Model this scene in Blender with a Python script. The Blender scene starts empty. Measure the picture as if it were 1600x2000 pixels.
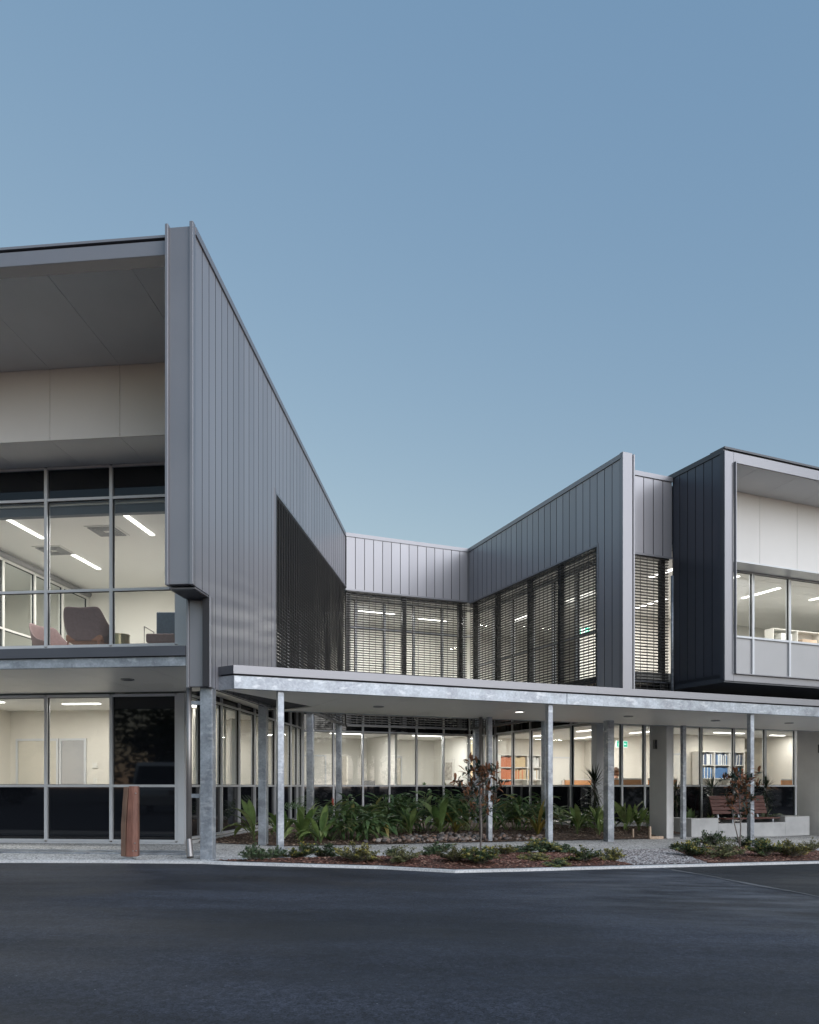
import bpy, bmesh, math, random
from mathutils import Vector, Matrix, noise
from math import radians as rad, sin, cos, pi
random.seed(7)
S = bpy.context.scene
COL = S.collection

# ------------------------------------------------------------------ camera
CAM_Z = 1.1
cam_d = bpy.data.cameras.new('camera')
cam = bpy.data.objects.new('camera', cam_d)
COL.objects.link(cam)
cam.location = (0, 0, CAM_Z)
cam.rotation_euler = (pi/2, 0, 0)
cam_d.sensor_fit = 'HORIZONTAL'
cam_d.sensor_width = 36
cam_d.lens = 36*1550/1600
cam_d.shift_y = 535/1600
cam_d.clip_end = 2000
S.camera = cam

# ------------------------------------------------------------------ sky, sun, exposure
SUN_AZ, SUN_EL = 138, 12
w = bpy.data.worlds.new('World'); S.world = w; w.use_nodes = True
nt = w.node_tree
bg = nt.nodes['Background']
sky = nt.nodes.new('ShaderNodeTexSky')
sky.sky_type = 'NISHITA'; sky.sun_disc = False
sky.sun_elevation = rad(SUN_EL); sky.sun_rotation = rad(SUN_AZ)
sky.altitude = 0; sky.air_density = 1.0; sky.dust_density = 0.0; sky.ozone_density = 1.0
# dusk: the single-scatter sky, warmed, plus the even blue of the twilight dome
tint = nt.nodes.new('ShaderNodeVectorMath'); tint.operation = 'MULTIPLY_ADD'
tint.inputs[1].default_value = (1.5, 1.05, .6); tint.inputs[2].default_value = (.75, 1.85, 3.55)
nt.links.new(sky.outputs[0], tint.inputs[0]); nt.links.new(tint.outputs[0], bg.inputs[0])
bg.inputs[1].default_value = 0.0545
sun_d = bpy.data.lights.new('sun', 'SUN'); sun_d.energy = 1.5; sun_d.angle = rad(60); sun_d.color = (.95, .95, 1.0)
sun = bpy.data.objects.new('sun', sun_d); COL.objects.link(sun)
_d = Vector((sin(rad(SUN_AZ))*cos(rad(28)), cos(rad(SUN_AZ))*cos(rad(28)), sin(rad(28))))
sun.rotation_euler = _d.to_track_quat('Z', 'Y').to_euler()
S.view_settings.view_transform = 'Standard'; S.view_settings.look = 'None'
S.view_settings.exposure = 0.9; S.view_settings.gamma = 1
S.render.engine = 'CYCLES'
S.cycles.use_denoising = True
S.cycles.max_bounces = 10; S.cycles.diffuse_bounces = 4; S.cycles.glossy_bounces = 5
S.cycles.transparent_max_bounces = 40; S.cycles.caustics_reflective = False; S.cycles.caustics_refractive = False
S.cycles.sample_clamp_indirect = 6

# ------------------------------------------------------------------ materials
def mat(name, base, rough=.5, metal=0, spec=.5, emit=None, es=0):
    m = bpy.data.materials.new(name); m.use_nodes = True
    b = m.node_tree.nodes['Principled BSDF']
    b.inputs['Base Color'].default_value = (*base, 1)
    b.inputs['Roughness'].default_value = rough
    b.inputs['Metallic'].default_value = metal
    b.inputs['Specular IOR Level'].default_value = spec
    if emit:
        b.inputs['Emission Color'].default_value = (*emit, 1); b.inputs['Emission Strength'].default_value = es
    return m
def N(m, t): return m.node_tree.nodes.new(t)
def LK(m, a, b): m.node_tree.links.new(a, b)
def BS(m): return m.node_tree.nodes['Principled BSDF']
def ramp(m, src, stops):
    r = N(m, 'ShaderNodeValToRGB'); e = r.color_ramp.elements
    while len(e) < len(stops): e.new(.5)
    for i, (p, c) in enumerate(stops):
        e[i].position = p; e[i].color = (*c, 1) if len(c) == 3 else c
    LK(m, src, r.inputs[0]); return r.outputs[0]
def objco(m, scale=(1, 1, 1)):
    tc = N(m, 'ShaderNodeTexCoord'); mp = N(m, 'ShaderNodeMapping'); mp.inputs['Scale'].default_value = scale
    LK(m, tc.outputs['Object'], mp.inputs[0]); return mp.outputs[0]
def geoco(m, scale=(1, 1, 1)):
    tc = N(m, 'ShaderNodeNewGeometry'); mp = N(m, 'ShaderNodeMapping'); mp.inputs['Scale'].default_value = scale
    LK(m, tc.outputs['Position'], mp.inputs[0]); return mp.outputs[0]
def noise_tex(m, co, scale, detail=4, rough=.55):
    n = N(m, 'ShaderNodeTexNoise'); n.inputs['Scale'].default_value = scale; n.inputs['Detail'].default_value = detail
    n.inputs['Roughness'].default_value = rough; LK(m, co, n.inputs['Vector']); return n.outputs[0]
def voro(m, co, scale, feat='F1', out='Distance'):
    n = N(m, 'ShaderNodeTexVoronoi'); n.inputs['Scale'].default_value = scale; n.feature = feat
    LK(m, co, n.inputs['Vector']); return n.outputs[out]
def bump(m, src, strength, dist):
    b = N(m, 'ShaderNodeBump'); b.inputs['Strength'].default_value = strength; b.inputs['Distance'].default_value = dist
    LK(m, src, b.inputs['Height']); LK(m, b.outputs[0], BS(m).inputs['Normal']); return b
def mixc(m, a, b, fac, mode='MIX'):
    x = N(m, 'ShaderNodeMix'); x.data_type = 'RGBA'; x.blend_type = mode
    for s, v in ((x.inputs['Factor'], fac), (x.inputs['A'], a), (x.inputs['B'], b)):
        if isinstance(v, (int, float)): s.default_value = v
        elif isinstance(v, tuple): s.default_value = (*v, 1)
        else: LK(m, v, s)
    return x.outputs['Result']

M = {}
def varied(name, base, rough, amt=.12, scale=1.5, metal=0, spec=.5, rv=.06, stretch=(1, 1, 1), bmp=0):
    m = mat(name, base, rough, metal, spec); co = geoco(m, stretch); n = noise_tex(m, co, scale)
    lo = tuple(max(0, c*(1-amt)) for c in base); hi = tuple(min(1, c*(1+amt)) for c in base)
    LK(m, ramp(m, n, [(.3, lo), (.7, hi)]), BS(m).inputs['Base Color'])
    mr = N(m, 'ShaderNodeMapRange'); mr.inputs['To Min'].default_value = rough-rv; mr.inputs['To Max'].default_value = rough+rv
    LK(m, n, mr.inputs[0]); LK(m, mr.outputs[0], BS(m).inputs['Roughness'])
    if bmp:
        n2 = noise_tex(m, geoco(m), 60); bump(m, n2, bmp, .004)
    M[name] = m; return m
def clad_mat(name, base, rough):
    m = varied(name, base, rough, .05, .7, metal=.32, spec=.5, rv=.03, stretch=(1, 1, .25))
    oi = N(m, 'ShaderNodeObjectInfo'); src = BS(m).inputs['Base Color'].links[0].from_socket
    c = ramp(m, oi.outputs['Random'], [(0, (.93, .93, .93)), (1, (1.05, 1.05, 1.05))])
    LK(m, mixc(m, src, c, 1.0, 'MULTIPLY'), BS(m).inputs['Base Color'])
    # very slight oil-canning of the sheet
    n2 = noise_tex(m, geoco(m, (1, 1, .35)), 2.2, 2); bump(m, n2, .05, .01)
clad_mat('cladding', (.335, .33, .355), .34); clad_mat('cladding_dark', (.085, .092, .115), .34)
varied('trim', (.27, .268, .288), .36, .05, .8, metal=.45)
varied('trim_dark', (.075, .08, .095), .4, .05)
varied('joint', (.03, .03, .034), .7)
varied('alu', (.60, .615, .64), .38, .04, 2, metal=.12)
varied('white_soffit', (.84, .83, .81), .6, .04, .8)
varied('soffit_warm', (.80, .77, .71), .42, .06, .6, stretch=(1, .2, 1))
varied('bulkhead', (.70, .685, .665), .55, .04, .6)
varied('wall_white', (.78, .76, .71), .7, .02, .5)
varied('wall_cream', (.70, .665, .60), .7, .02, .5)
varied('ceil_white', (.80, .79, .76), .7, .02, .8)
varied('door_cream', (.60, .565, .49), .5, .03)
varied('concrete', (.54, .54, .54), .8, .12, 3, bmp=.15)
varied('render_grey', (.70, .69, .68), .75, .06, 2, bmp=.1)
varied('carpet', (.36, .35, .33), .9, .15, 8)
varied('grey_panel', (.42, .415, .42), .35, .03)
varied('blind', (.12, .13, .15), .6, .05)
varied('louver', (.075, .072, .070), .42, .08, 3, metal=.2)
varied('roller', (.28, .27, .27), .6, .05)
M['black_glass'] = mat('black_glass', (.008, .009, .012), .03, 0, .5)
M['lamp'] = mat('lamp', (1, 1, 1), .5, emit=(1, .97, .92), es=1.8)
M['rubber'] = mat('rubber', (.015, .015, .016), .8)
M['chrome'] = mat('chrome', (.30, .28, .27), .42, .7)
def galv():
    m = mat('galv', (.4, .42, .45), .38, .55)
    co = geoco(m); v = voro(m, co, 38, 'F1', 'Color'); bw = N(m, 'ShaderNodeRGBToBW'); LK(m, v, bw.inputs[0])
    n = noise_tex(m, co, 3.2, 6, .6); n2 = noise_tex(m, co, 1.1, 3)
    c1 = ramp(m, bw.outputs[0], [(0, (.32, .345, .38)), (1, (.43, .46, .50))])
    c2 = ramp(m, n, [(.38, (.70, .70, .72)), (.62, (1.15, 1.15, 1.15))])
    c = mixc(m, c1, c2, 1.0, 'MULTIPLY')
    n3 = noise_tex(m, geoco(m, (1, 1, 2.2)), 5.5, 4, .5)
    patch = ramp(m, n3, [(.57, (0, 0, 0)), (.66, (1, 1, 1))])
    c = mixc(m, c, (.60, .62, .65), mixc(m, (0, 0, 0), patch, .55), 'MIX')
    LK(m, c, BS(m).inputs['Base Color'])
    LK(m, ramp(m, n, [(.3, (.30,)*3), (.7, (.52,)*3)]), BS(m).inputs['Roughness'])
    M['galv'] = m
galv()
def glass():
    m = bpy.data.materials.new('window_glass'); m.use_nodes = True; t = m.node_tree
    for n in list(t.nodes): t.nodes.remove(n)
    o = t.nodes.new('ShaderNodeOutputMaterial'); mx = t.nodes.new('ShaderNodeMixShader'); tr = t.nodes.new('ShaderNodeBsdfTransparent')
    gl = t.nodes.new('ShaderNodeBsdfGlossy'); lw = t.nodes.new('ShaderNodeLayerWeight'); lw.inputs[0].default_value = .5
    pw = t.nodes.new('ShaderNodeMath'); pw.operation = 'POWER'; pw.inputs[1].default_value = 5
    fr = t.nodes.new('ShaderNodeMath'); fr.operation = 'MULTIPLY_ADD'; fr.inputs[1].default_value = .7; fr.inputs[2].default_value = .022
    t.links.new(lw.outputs['Facing'], pw.inputs[0]); t.links.new(pw.outputs[0], fr.inputs[0])
    tr.inputs[0].default_value = (.95, .965, .96, 1); gl.inputs['Roughness'].default_value = .015
    t.links.new(fr.outputs[0], mx.inputs[0]); t.links.new(tr.outputs[0], mx.inputs[1]); t.links.new(gl.outputs[0], mx.inputs[2]); t.links.new(mx.outputs[0], o.inputs[0])
    M['glass'] = m
glass()
def asphalt(name, dark, light):
    m = mat(name, dark, .75, 0, .4); co = geoco(m)
    wv = noise_tex(m, geoco(m, (.35, 1.0, 1)), .8, 5, .62); big = noise_tex(m, geoco(m, (.22, .8, 1)), 1.1, 8, .6); mid = noise_tex(m, co, 9, 6, .7)
    fine = voro(m, co, 120, 'F1', 'Color'); fine2 = voro(m, co, 36, 'F1', 'Color')
    bw = N(m, 'ShaderNodeRGBToBW'); LK(m, fine, bw.inputs[0]); bw2 = N(m, 'ShaderNodeRGBToBW'); LK(m, fine2, bw2.inputs[0])
    c = ramp(m, big, [(.34, dark), (.50, tuple((x+y)/2 for x, y in zip(dark, light))), (.72, light)])
    c = mixc(m, c, ramp(m, wv, [(.34, (.55,)*3), (.66, (1.4,)*3)]), 1., 'MULTIPLY')
    c = mixc(m, c, ramp(m, mid, [(.3, (.8,)*3), (.7, (1.2,)*3)]), 1., 'MULTIPLY')
    c = mixc(m, c, ramp(m, bw.outputs[0], [(.15, (.5,)*3), (.85, (1.55,)*3)]), .9, 'MULTIPLY')
    c = mixc(m, c, ramp(m, bw2.outputs[0], [(.2, (.7,)*3), (.8, (1.3,)*3)]), .9, 'MULTIPLY')
    if name == 'asphalt':   # pale construction dust tracked beside the new seal
        vm = N(m, 'ShaderNodeVectorMath'); vm.operation = 'DISTANCE'; g_ = N(m, 'ShaderNodeNewGeometry'); mp_ = N(m, 'ShaderNodeMapping'); mp_.inputs['Scale'].default_value = (1, .75, 1)
        LK(m, g_.outputs['Position'], mp_.inputs[0]); LK(m, mp_.outputs[0], vm.inputs[0]); vm.inputs[1].default_value = (3.9, 7.6, 0)
        fall = ramp(m, vm.outputs['Value'], [(.3, (1, 1, 1)), (1.0, (0, 0, 0))]); mr_ = N(m, 'ShaderNodeMath'); mr_.operation = 'DIVIDE'; mr_.inputs[1].default_value = 3.6
        LK(m, vm.outputs['Value'], mr_.inputs[0]); fall = ramp(m, mr_.outputs[0], [(.15, (1, 1, 1)), (1.0, (0, 0, 0))])
        dn = noise_tex(m, geoco(m, (.5, 1.6, 1)), 2.0, 7, .65); dm = ramp(m, dn, [(.42, (0, 0, 0)), (.70, (1, 1, 1))])
        c = mixc(m, c, (.14, .15, .17), mixc(m, (0, 0, 0), mixc(m, fall, dm, 1., 'MULTIPLY'), .9))
    sp = voro(m, co, 7, 'F1', 'Distance'); spk = ramp(m, sp, [(.018, (1, 1, 1)), (.04, (0, 0, 0))])
    c = mixc(m, c, (.26, .26, .27), spk)
    LK(m, c, BS(m).inputs['Base Color'])
    LK(m, ramp(m, big, [(.35, (.58,)*3), (.7, (.88,)*3)]), BS(m).inputs['Roughness'])
    bump(m, fine, .9, .008); M[name] = m
asphalt('asphalt', (.014, .0165, .024), (.042, .047, .063))
asphalt('asphalt_new', (.017, .018, .022), (.026, .028, .033))
def aggregate(name, a, b, c_, scale):
    m = mat(name, a, .85, 0, .3); co = geoco(m); v = voro(m, co, scale, 'F1', 'Color'); bw = N(m, 'ShaderNodeRGBToBW'); LK(m, v, bw.inputs[0])
    n = noise_tex(m, co, 1.2, 5); c = ramp(m, bw.outputs[0], [(.16, c_), (.36, a), (.8, b)])
    c = mixc(m, c, ramp(m, n, [(.3, (.86,)*3), (.7, (1.1,)*3)]), 1., 'MULTIPLY')
    LK(m, c, BS(m).inputs['Base Color']); bump(m, v, .4, .004); M[name] = m
aggregate('path', (.44, .44, .44), (.70, .69, .68), (.10, .095, .09), 42)
aggregate('kerb', (.60, .60, .60), (.72, .72, .72), (.52, .52, .52), 60)
aggregate('mulch_soil', (.075, .038, .028), (.16, .085, .065), (.025, .014, .012), 45)
aggregate('soil_brown', (.085, .055, .042), (.16, .11, .085), (.03, .02, .016), 45)
def rand_island(name, stops, rough=.7, obj=False, trans=0, spec=.4):
    m = mat(name, stops[0][1], rough, 0, spec)
    if obj: s = N(m, 'ShaderNodeObjectInfo').outputs['Random']
    else: s = N(m, 'ShaderNodeNewGeometry').outputs['Random Per Island']
    LK(m, ramp(m, s, stops), BS(m).inputs['Base Color'])
    M[name] = m; return m
rand_island('chips', [(0, (.035, .017, .013)), (.35, (.13, .055, .04)), (.75, (.24, .11, .08)), (1, (.42, .27, .20))], .85)
rand_island('chips_brown', [(0, (.03, .02, .016)), (.4, (.12, .075, .055)), (.8, (.22, .15, .11)), (1, (.46, .36, .27))], .85)
rand_island('gravel', [(0, (.06, .055, .06)), (.3, (.22, .19, .19)), (.7, (.45, .42, .41)), (1, (.75, .72, .70))], .7)
rand_island('stone', [(0, (.07, .065, .068)), (.4, (.19, .17, .165)), (.65, (.28, .18, .135)), (1, (.36, .33, .31))], .75, obj=True)
def leaf(name, stops, obj=True, rough=.42, trl=.25):
    m = rand_island(name, stops, rough, obj)
    t = m.node_tree; b = BS(m); o = t.nodes['Material Output']
    tl = t.nodes.new('ShaderNodeBsdfTranslucent'); mx = t.nodes.new('ShaderNodeMixShader'); mx.inputs[0].default_value = trl
    src = b.inputs['Base Color'].links[0].from_socket
    n = noise_tex(m, objco(m), 9, 3); c = mixc(m, src, ramp(m, n, [(.3, (.7,)*3), (.7, (1.25,)*3)]), 1., 'MULTIPLY')
    t.links.new(c, b.inputs['Base Color']); t.links.new(c, tl.inputs[0])
    t.links.new(b.outputs[0], mx.inputs[1]); t.links.new(tl.outputs[0], mx.inputs[2]); t.links.new(mx.outputs[0], o.inputs[0])
leaf('leaf_ginger', [(0, (.06, .125, .05)), (.6, (.135, .215, .085)), (.93, (.22, .29, .12)), (1, (.38, .30, .10))])
leaf('leaf_strap', [(0, (.10, .18, .055)), (.6, (.20, .28, .09)), (1, (.32, .38, .16))])
leaf('leaf_yellow', [(0, (.16, .16, .035)), (.7, (.26, .22, .05)), (1, (.32, .19, .05))])
leaf('leaf_magnolia', [(0, (.016, .04, .032)), (.38, (.03, .06, .042)), (.42, (.17, .07, .035)), (1, (.28, .125, .06))], rough=.35)
leaf('leaf_agave', [(0, (.13, .20, .08)), (1, (.28, .32, .19))])
leaf('shrub_green', [(0, (.045, .085, .045)), (.6, (.10, .155, .075)), (1, (.22, .26, .13))], obj=False)
leaf('shrub_olive', [(0, (.08, .10, .045)), (.6, (.19, .19, .085)), (1, (.36, .33, .16))], obj=False)
leaf('shrub_tip', [(0, (.30, .27, .06)), (1, (.45, .36, .10))], obj=False)
leaf('dracaena_leaf', [(0, (.012, .022, .015)), (.8, (.035, .055, .03)), (1, (.12, .13, .07))], obj=False, rough=.35)
leaf('fern_leaf', [(0, (.03, .075, .03)), (1, (.09, .16, .06))], obj=False)
leaf('tree_leaf', [(0, (.02, .04, .018)), (1, (.06, .09, .035))], obj=False)
varied('bark', (.19, .165, .15), .85, .25, 20)
varied('bark_dark', (.07, .055, .045), .9, .25, 6)
varied('flower_red', (.55, .05, .02), .5)
def timber(name, a, b, rough=.55, sc=(14, 14, 1.2)):
    m = mat(name, a, rough); co = objco(m, sc); n = noise_tex(m, co, 3.5, 6, .65); w_ = noise_tex(m, objco(m), 2.2, 2)
    c = ramp(m, n, [(.3, a), (.7, b)]); c = mixc(m, c, ramp(m, w_, [(.35, (.8,)*3), (.65, (1.15,)*3)]), 1, 'MULTIPLY')
    LK(m, c, BS(m).inputs['Base Color']); bump(m, n, .35, .004); M[name] = m
timber('timber_red', (.13, .052, .036), (.25, .115, .08))
timber('timber_brown', (.17, .085, .055), (.31, .175, .12))
timber('timber_bench', (.11, .038, .030), (.19, .075, .058), .5, (1.2, 14, 14))
timber('timber_pale', (.42, .30, .21), (.58, .44, .33))
timber('veneer', (.55, .24, .09), (.68, .33, .14), .4, (1, 6, 6))
varied('fabric_mauve', (.19, .13, .13), .9, .1, 20)
varied('fabric_tan', (.30, .15, .10), .8, .1, 12)
varied('fabric_blue', (.085, .11, .15), .9, .1, 20)
varied('brass', (.32, .27, .17), .3, .05, metal=.8)
varied('laminate', (.72, .70, .66), .4, .02)
varied('binder_white', (.70, .70, .68), .5, .03); varied('binder_blue', (.09, .20, .40), .5, .03)
varied('binder_orange', (.55, .17, .07), .5, .05); varied('binder_tan', (.55, .42, .25), .6, .05)
varied('binder_navy', (.07, .10, .17), .5, .05)
M['exit_green'] = mat('exit_green', (.02, .35, .2), .4, emit=(.03, .45, .27), es=.7)
M['exit_white'] = mat('exit_white', (.8, .85, .83), .4, emit=(.8, .95, .9), es=.7)
varied('skin', (.48, .29, .21), .55); varied('hair', (.12, .065, .035), .6, .2, 40); varied('cloth_dark', (.05, .055, .065), .9)
varied('screen_dark', (.03, .03, .035), .3); varied('plastic_grey', (.35, .35, .35), .5)
varied('painting', (.45, .42, .38), .6, .5, 9)
varied('van_white', (.7, .7, .7), .25)

# ------------------------------------------------------------------ mesh helpers
def split(b, name, m, parent):
    r = []
    for k in range(len(b.v)//8):
        q = MB(); q.hexa(b.v[k*8:k*8+8]); r.append(q.build(name, m, parent))
    return r
class MB:
    def __init__(s): s.v = []; s.f = []; s.mi = []
    def add(s, vs, fs, mi=0):
        o = len(s.v); s.v += [tuple(p) for p in vs]; s.f += [tuple(i+o for i in f) for f in fs]; s.mi += [mi]*len(fs); return s
    def hexa(s, p, mi=0):   # p: 4 bottom (ccw), 4 top
        return s.add(p, [(3, 2, 1, 0), (4, 5, 6, 7), (0, 1, 5, 4), (1, 2, 6, 5), (2, 3, 7, 6), (3, 0, 4, 7)], mi)
    def box(s, x0, x1, y0, y1, z0, z1, mi=0):
        return s.hexa([(x0, y0, z0), (x1, y0, z0), (x1, y1, z0), (x0, y1, z0), (x0, y0, z1), (x1, y0, z1), (x1, y1, z1), (x0, y1, z1)], mi)
    def prism(s, poly, z0, z1, mi=0):
        n = len(poly); vs = [(x, y, z0) for x, y in poly]+[(x, y, z1) for x, y in poly]
        return s.add(vs, [tuple(range(n-1, -1, -1)), tuple(range(n, 2*n))]+[(i, (i+1) % n, n+(i+1) % n, n+i) for i in range(n)], mi)
    def tube(s, pts, rs, n=8, cap=True, mi=0):
        pts = [Vector(p) for p in pts]
        if isinstance(rs, (int, float)): rs = [rs]*len(pts)
        rings = []
        for i, p in enumerate(pts):
            d = (pts[min(i+1, len(pts)-1)]-pts[max(i-1, 0)]).normalized()
            a = d.cross(Vector((0, 0, 1)));
            if a.length < .05: a = d.cross(Vector((0, 1, 0)))
            a.normalize(); b = d.cross(a)
            rings.append([p+(a*cos(2*pi*k/n)+b*sin(2*pi*k/n))*rs[i] for k in range(n)])
        vs = [q for r in rings for q in r]; fs = []
        for i in range(len(pts)-1):
            for k in range(n):
                fs.append((i*n+k, i*n+(k+1) % n, (i+1)*n+(k+1) % n, (i+1)*n+k))
        if cap: fs += [tuple(range(n-1, -1, -1)), tuple(range((len(pts)-1)*n, len(pts)*n))]
        return s.add(vs, fs, mi)
    def mesh(s, name, mats, smooth=False):
        me = bpy.data.meshes.new(name); me.from_pydata(s.v, [], s.f)
        for m in (mats if isinstance(mats, (list, tuple)) else [mats]): me.materials.append(M[m])
        if any(s.mi): me.polygons.foreach_set('material_index', s.mi)
        if smooth: me.polygons.foreach_set('use_smooth', [True]*len(s.f))
        me.update(); return me
    def build(s, name, mats, parent=None, smooth=False):
        return place(name, s.mesh(name, mats, smooth), parent)
def place(name, me, parent=None, loc=(0, 0, 0), rot=(0, 0, 0), sc=(1, 1, 1)):
    o = bpy.data.objects.new(name, me); COL.objects.link(o)
    if parent: o.parent = parent
    o.location = loc; o.rotation_euler = rot; o.scale = sc
    return o
def bevel(o, wd=.004, seg=1):
    b = o.modifiers.new('bevel', 'BEVEL'); b.width = wd; b.segments = seg; b.limit_method = 'ANGLE'; return o
def tag(o, label=None, cat=None, group=None, kind=None):
    if label: o['label'] = label
    if cat: o['category'] = cat
    if group: o['group'] = group
    if kind: o['kind'] = kind
    return o
def empty(name, loc=(0, 0, 0), rz=0, label=None, cat=None, group=None):
    o = bpy.data.objects.new(name, None); COL.objects.link(o); o.location = loc; o.rotation_euler = (0, 0, rz); o.empty_display_size = .2
    return tag(o, label, cat, group)

ORD = 'first second third fourth fifth sixth seventh eighth ninth tenth eleventh twelfth thirteenth fourteenth fifteenth sixteenth seventeenth eighteenth nineteenth twentieth'.split()
# ------------------------------------------------------------------ site frames
ALPHA, BETA = rad(6.2), rad(23.3)
C0 = Vector((-2.636, 11.91, 0))
UR = Vector((cos(BETA), sin(BETA), 0)); NR = Vector((-sin(BETA), cos(BETA), 0))
UL = Vector((cos(ALPHA), -sin(ALPHA), 0)); VL = Vector((sin(ALPHA), cos(ALPHA), 0))
def Rw(t, n, z=0): return C0+UR*t+NR*n+Vector((0, 0, z))
def Lw(u, v, z=0): return UL*u+VL*v+Vector((0, 0, z))
def gz(X, Y=0): return -.021*min(max(X+3, 0), 14)
def smooth01(x): x = min(max(x, 0), 1); return x*x*(3-2*x)
def bedz(X, Y):
    n = (Vector((X, Y, 0))-C0).dot(NR); g = gz(X)
    return g+(0.0-g)*smooth01((n-3.1)/2.2)*.85+.012

# ------------------------------------------------------------------ ground
def sheet(name, poly, zf, m, cuts=0, kind='structure', thick=0):
    bm = bmesh.new(); f = bm.faces.new([bm.verts.new((x, y, 0)) for x, y in poly])
    def cut(co, no):
        bmesh.ops.bisect_plane(bm, geom=bm.verts[:]+bm.edges[:]+bm.faces[:], plane_co=co, plane_no=no)
    cut((-3, 0, 0), (1, 0, 0)); cut((11, 0, 0), (1, 0, 0))
    if cuts:
        xs = [p[0] for p in poly]; ys = [p[1] for p in poly]; x = min(xs)
        while x < max(xs): cut((x, 0, 0), (1, 0, 0)); x += cuts
        y = min(ys)
        while y < max(ys): cut((0, y, 0), (0, 1, 0)); y += cuts
    bmesh.ops.triangulate(bm, faces=[g for g in bm.faces if len(g.verts) > 4])
    for v in bm.verts: v.co.z = zf(v.co.x, v.co.y)
    bmesh.ops.recalc_face_normals(bm, faces=bm.faces[:])
    if sum(g.normal.z for g in bm.faces) < 0: bmesh.ops.reverse_faces(bm, faces=bm.faces[:])
    me = bpy.data.meshes.new(name); bm.to_mesh(me); bm.free(); me.materials.append(M[m])
    o = place(name, me); o['kind'] = kind; return o

KERB = [(-60, 12.3), (-14, 11.78), (-4.6, 11.62), (-3.0, 11.5), (-2.65, 11.42), (-.44, 11.3), (.63, 10.98), (1.6, 11.36), (3.88, 12.35), (6.73, 13.55), (9, 14.5), (60, 36.5)]
def drop(x, y): return .012+.03*smooth01((x+3.2)/1.5)
road = sheet('road', [(-400, -400), (400, -400), (400, 400), (-400, 400)], lambda x, y: gz(x)-.030, 'asphalt')
tag(road, 'dark asphalt car park in front of the kerb')
sheet('road_patch', [(3.98, 12.33), (4.72, 9.5), (5.6, 6.0), (7.0, 1), (24, 1), (24, 20.9), (9, 14.42), (6.73, 13.48)], lambda x, y: gz(x)-.026, 'asphalt_new')
m = mat('seam_dust', (.13, .13, .135), .9); M['seam_dust'] = m
def seam():
    L = [(3.93, 12.30), (4.2, 11.4), (4.44, 10.5), (4.70, 9.5), (5.15, 7.75), (5.58, 6.0), (6.98, 1)]
    b = MB(); vs = []; random.seed(3)
    pts = []
    for i in range(len(L)-1):
        for k in range(12):
            f = k/12; pts.append((L[i][0]+(L[i+1][0]-L[i][0])*f, L[i][1]+(L[i+1][1]-L[i][1])*f))
    for i, (x, y) in enumerate(pts):
        a = .05*(.6+.8*random.random())*(1.0+.5*sin(i*.31)); c = .03*random.random()
        vs += [(x-a, y-.3*a, gz(x)-.022), (x+c, y, gz(x)-.022)]
    b.add(vs, [(2*i, 2*i+1, 2*i+3, 2*i+2) for i in range(len(pts)-1)])
    o = b.build('road_seam', 'seam_dust'); o['kind'] = 'structure'
seam()
sheet('path', KERB[1:-1]+[(20, 19.35), (20, 40), (-14, 40)], lambda x, y: gz(x), 'path')
def kerb():
    b = MB(); W = .11
    P = [Vector((x, y, 0)) for x, y in KERB[1:-1]]+[Vector((20, 19.3, 0))]
    nn = []
    for i in range(len(P)):
        d = (P[min(i+1, len(P)-1)]-P[max(i-1, 0)]).normalized(); nn.append(Vector((-d.y, d.x, 0)))
    for i in range(len(P)-1):
        a, c = P[i], P[i+1]; ai, ci = a+nn[i]*W, c+nn[i+1]*W
        h = .006; B = -.1
        b.hexa([(a.x, a.y, gz(a.x)+B), (c.x, c.y, gz(c.x)+B), (ci.x, ci.y, gz(ci.x)+B), (ai.x, ai.y, gz(ai.x)+B),
                (a.x, a.y, gz(a.x)+h), (c.x, c.y, gz(c.x)+h), (ci.x, ci.y, gz(ci.x)+h), (ai.x, ai.y, gz(ai.x)+h)])
    o = b.build('kerb', 'kerb'); o['kind'] = 'structure'
kerb()
def up(z): return lambda x, y: gz(x)+z
BED1 = [(-2.6, 11.62), (-.44, 11.46), (.63, 11.14), (1.6, 11.52), (3.5, 12.34), (3.3, 13.4), (3.05, 14.75), (1.79, 13.89), (-.49, 12.76), (-1.6, 12.25), (-2.3, 11.95), (-2.9, 11.7)]
GRAV = [(3.5, 12.34), (4.85, 12.93), (5.0, 14.2), (5.25, 16.0), (4.2, 15.4), (3.05, 14.75), (3.3, 13.4)]
BED2 = [(4.85, 12.93), (6.73, 13.71), (7.75, 14.15), (8.1, 15.0), (8.45, 16.2), (7.11, 16.9), (5.25, 16.0), (5.0, 14.2)]
def mound(poly, h):
    def f(x, y):
        d = min((((x-p[0])**2+(y-p[1])**2)**.5 for p in _dens(poly)), default=0)
        return gz(x)+.008+h*smooth01(d/.45)
    return f
_dc = {}
def _dens(poly):
    k = id(poly)
    if k not in _dc:
        r = []
        for i in range(len(poly)):
            a, c = poly[i], poly[(i+1) % len(poly)]
            for j in range(12): r.append((a[0]+(c[0]-a[0])*j/12, a[1]+(c[1]-a[1])*j/12))
        _dc[k] = r
    return _dc[k]
m1, m2, m3 = mound(BED1, .05), mound(BED2, .05), mound(GRAV, .015)
sheet('garden_bed', BED1, m1, 'mulch_soil', .25); sheet('garden_bed', BED2, m2, 'mulch_soil', .25); sheet('gravel_base', GRAV, m3, 'mulch_soil', .25)
def xy(p): return (p.x, p.y)
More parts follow.
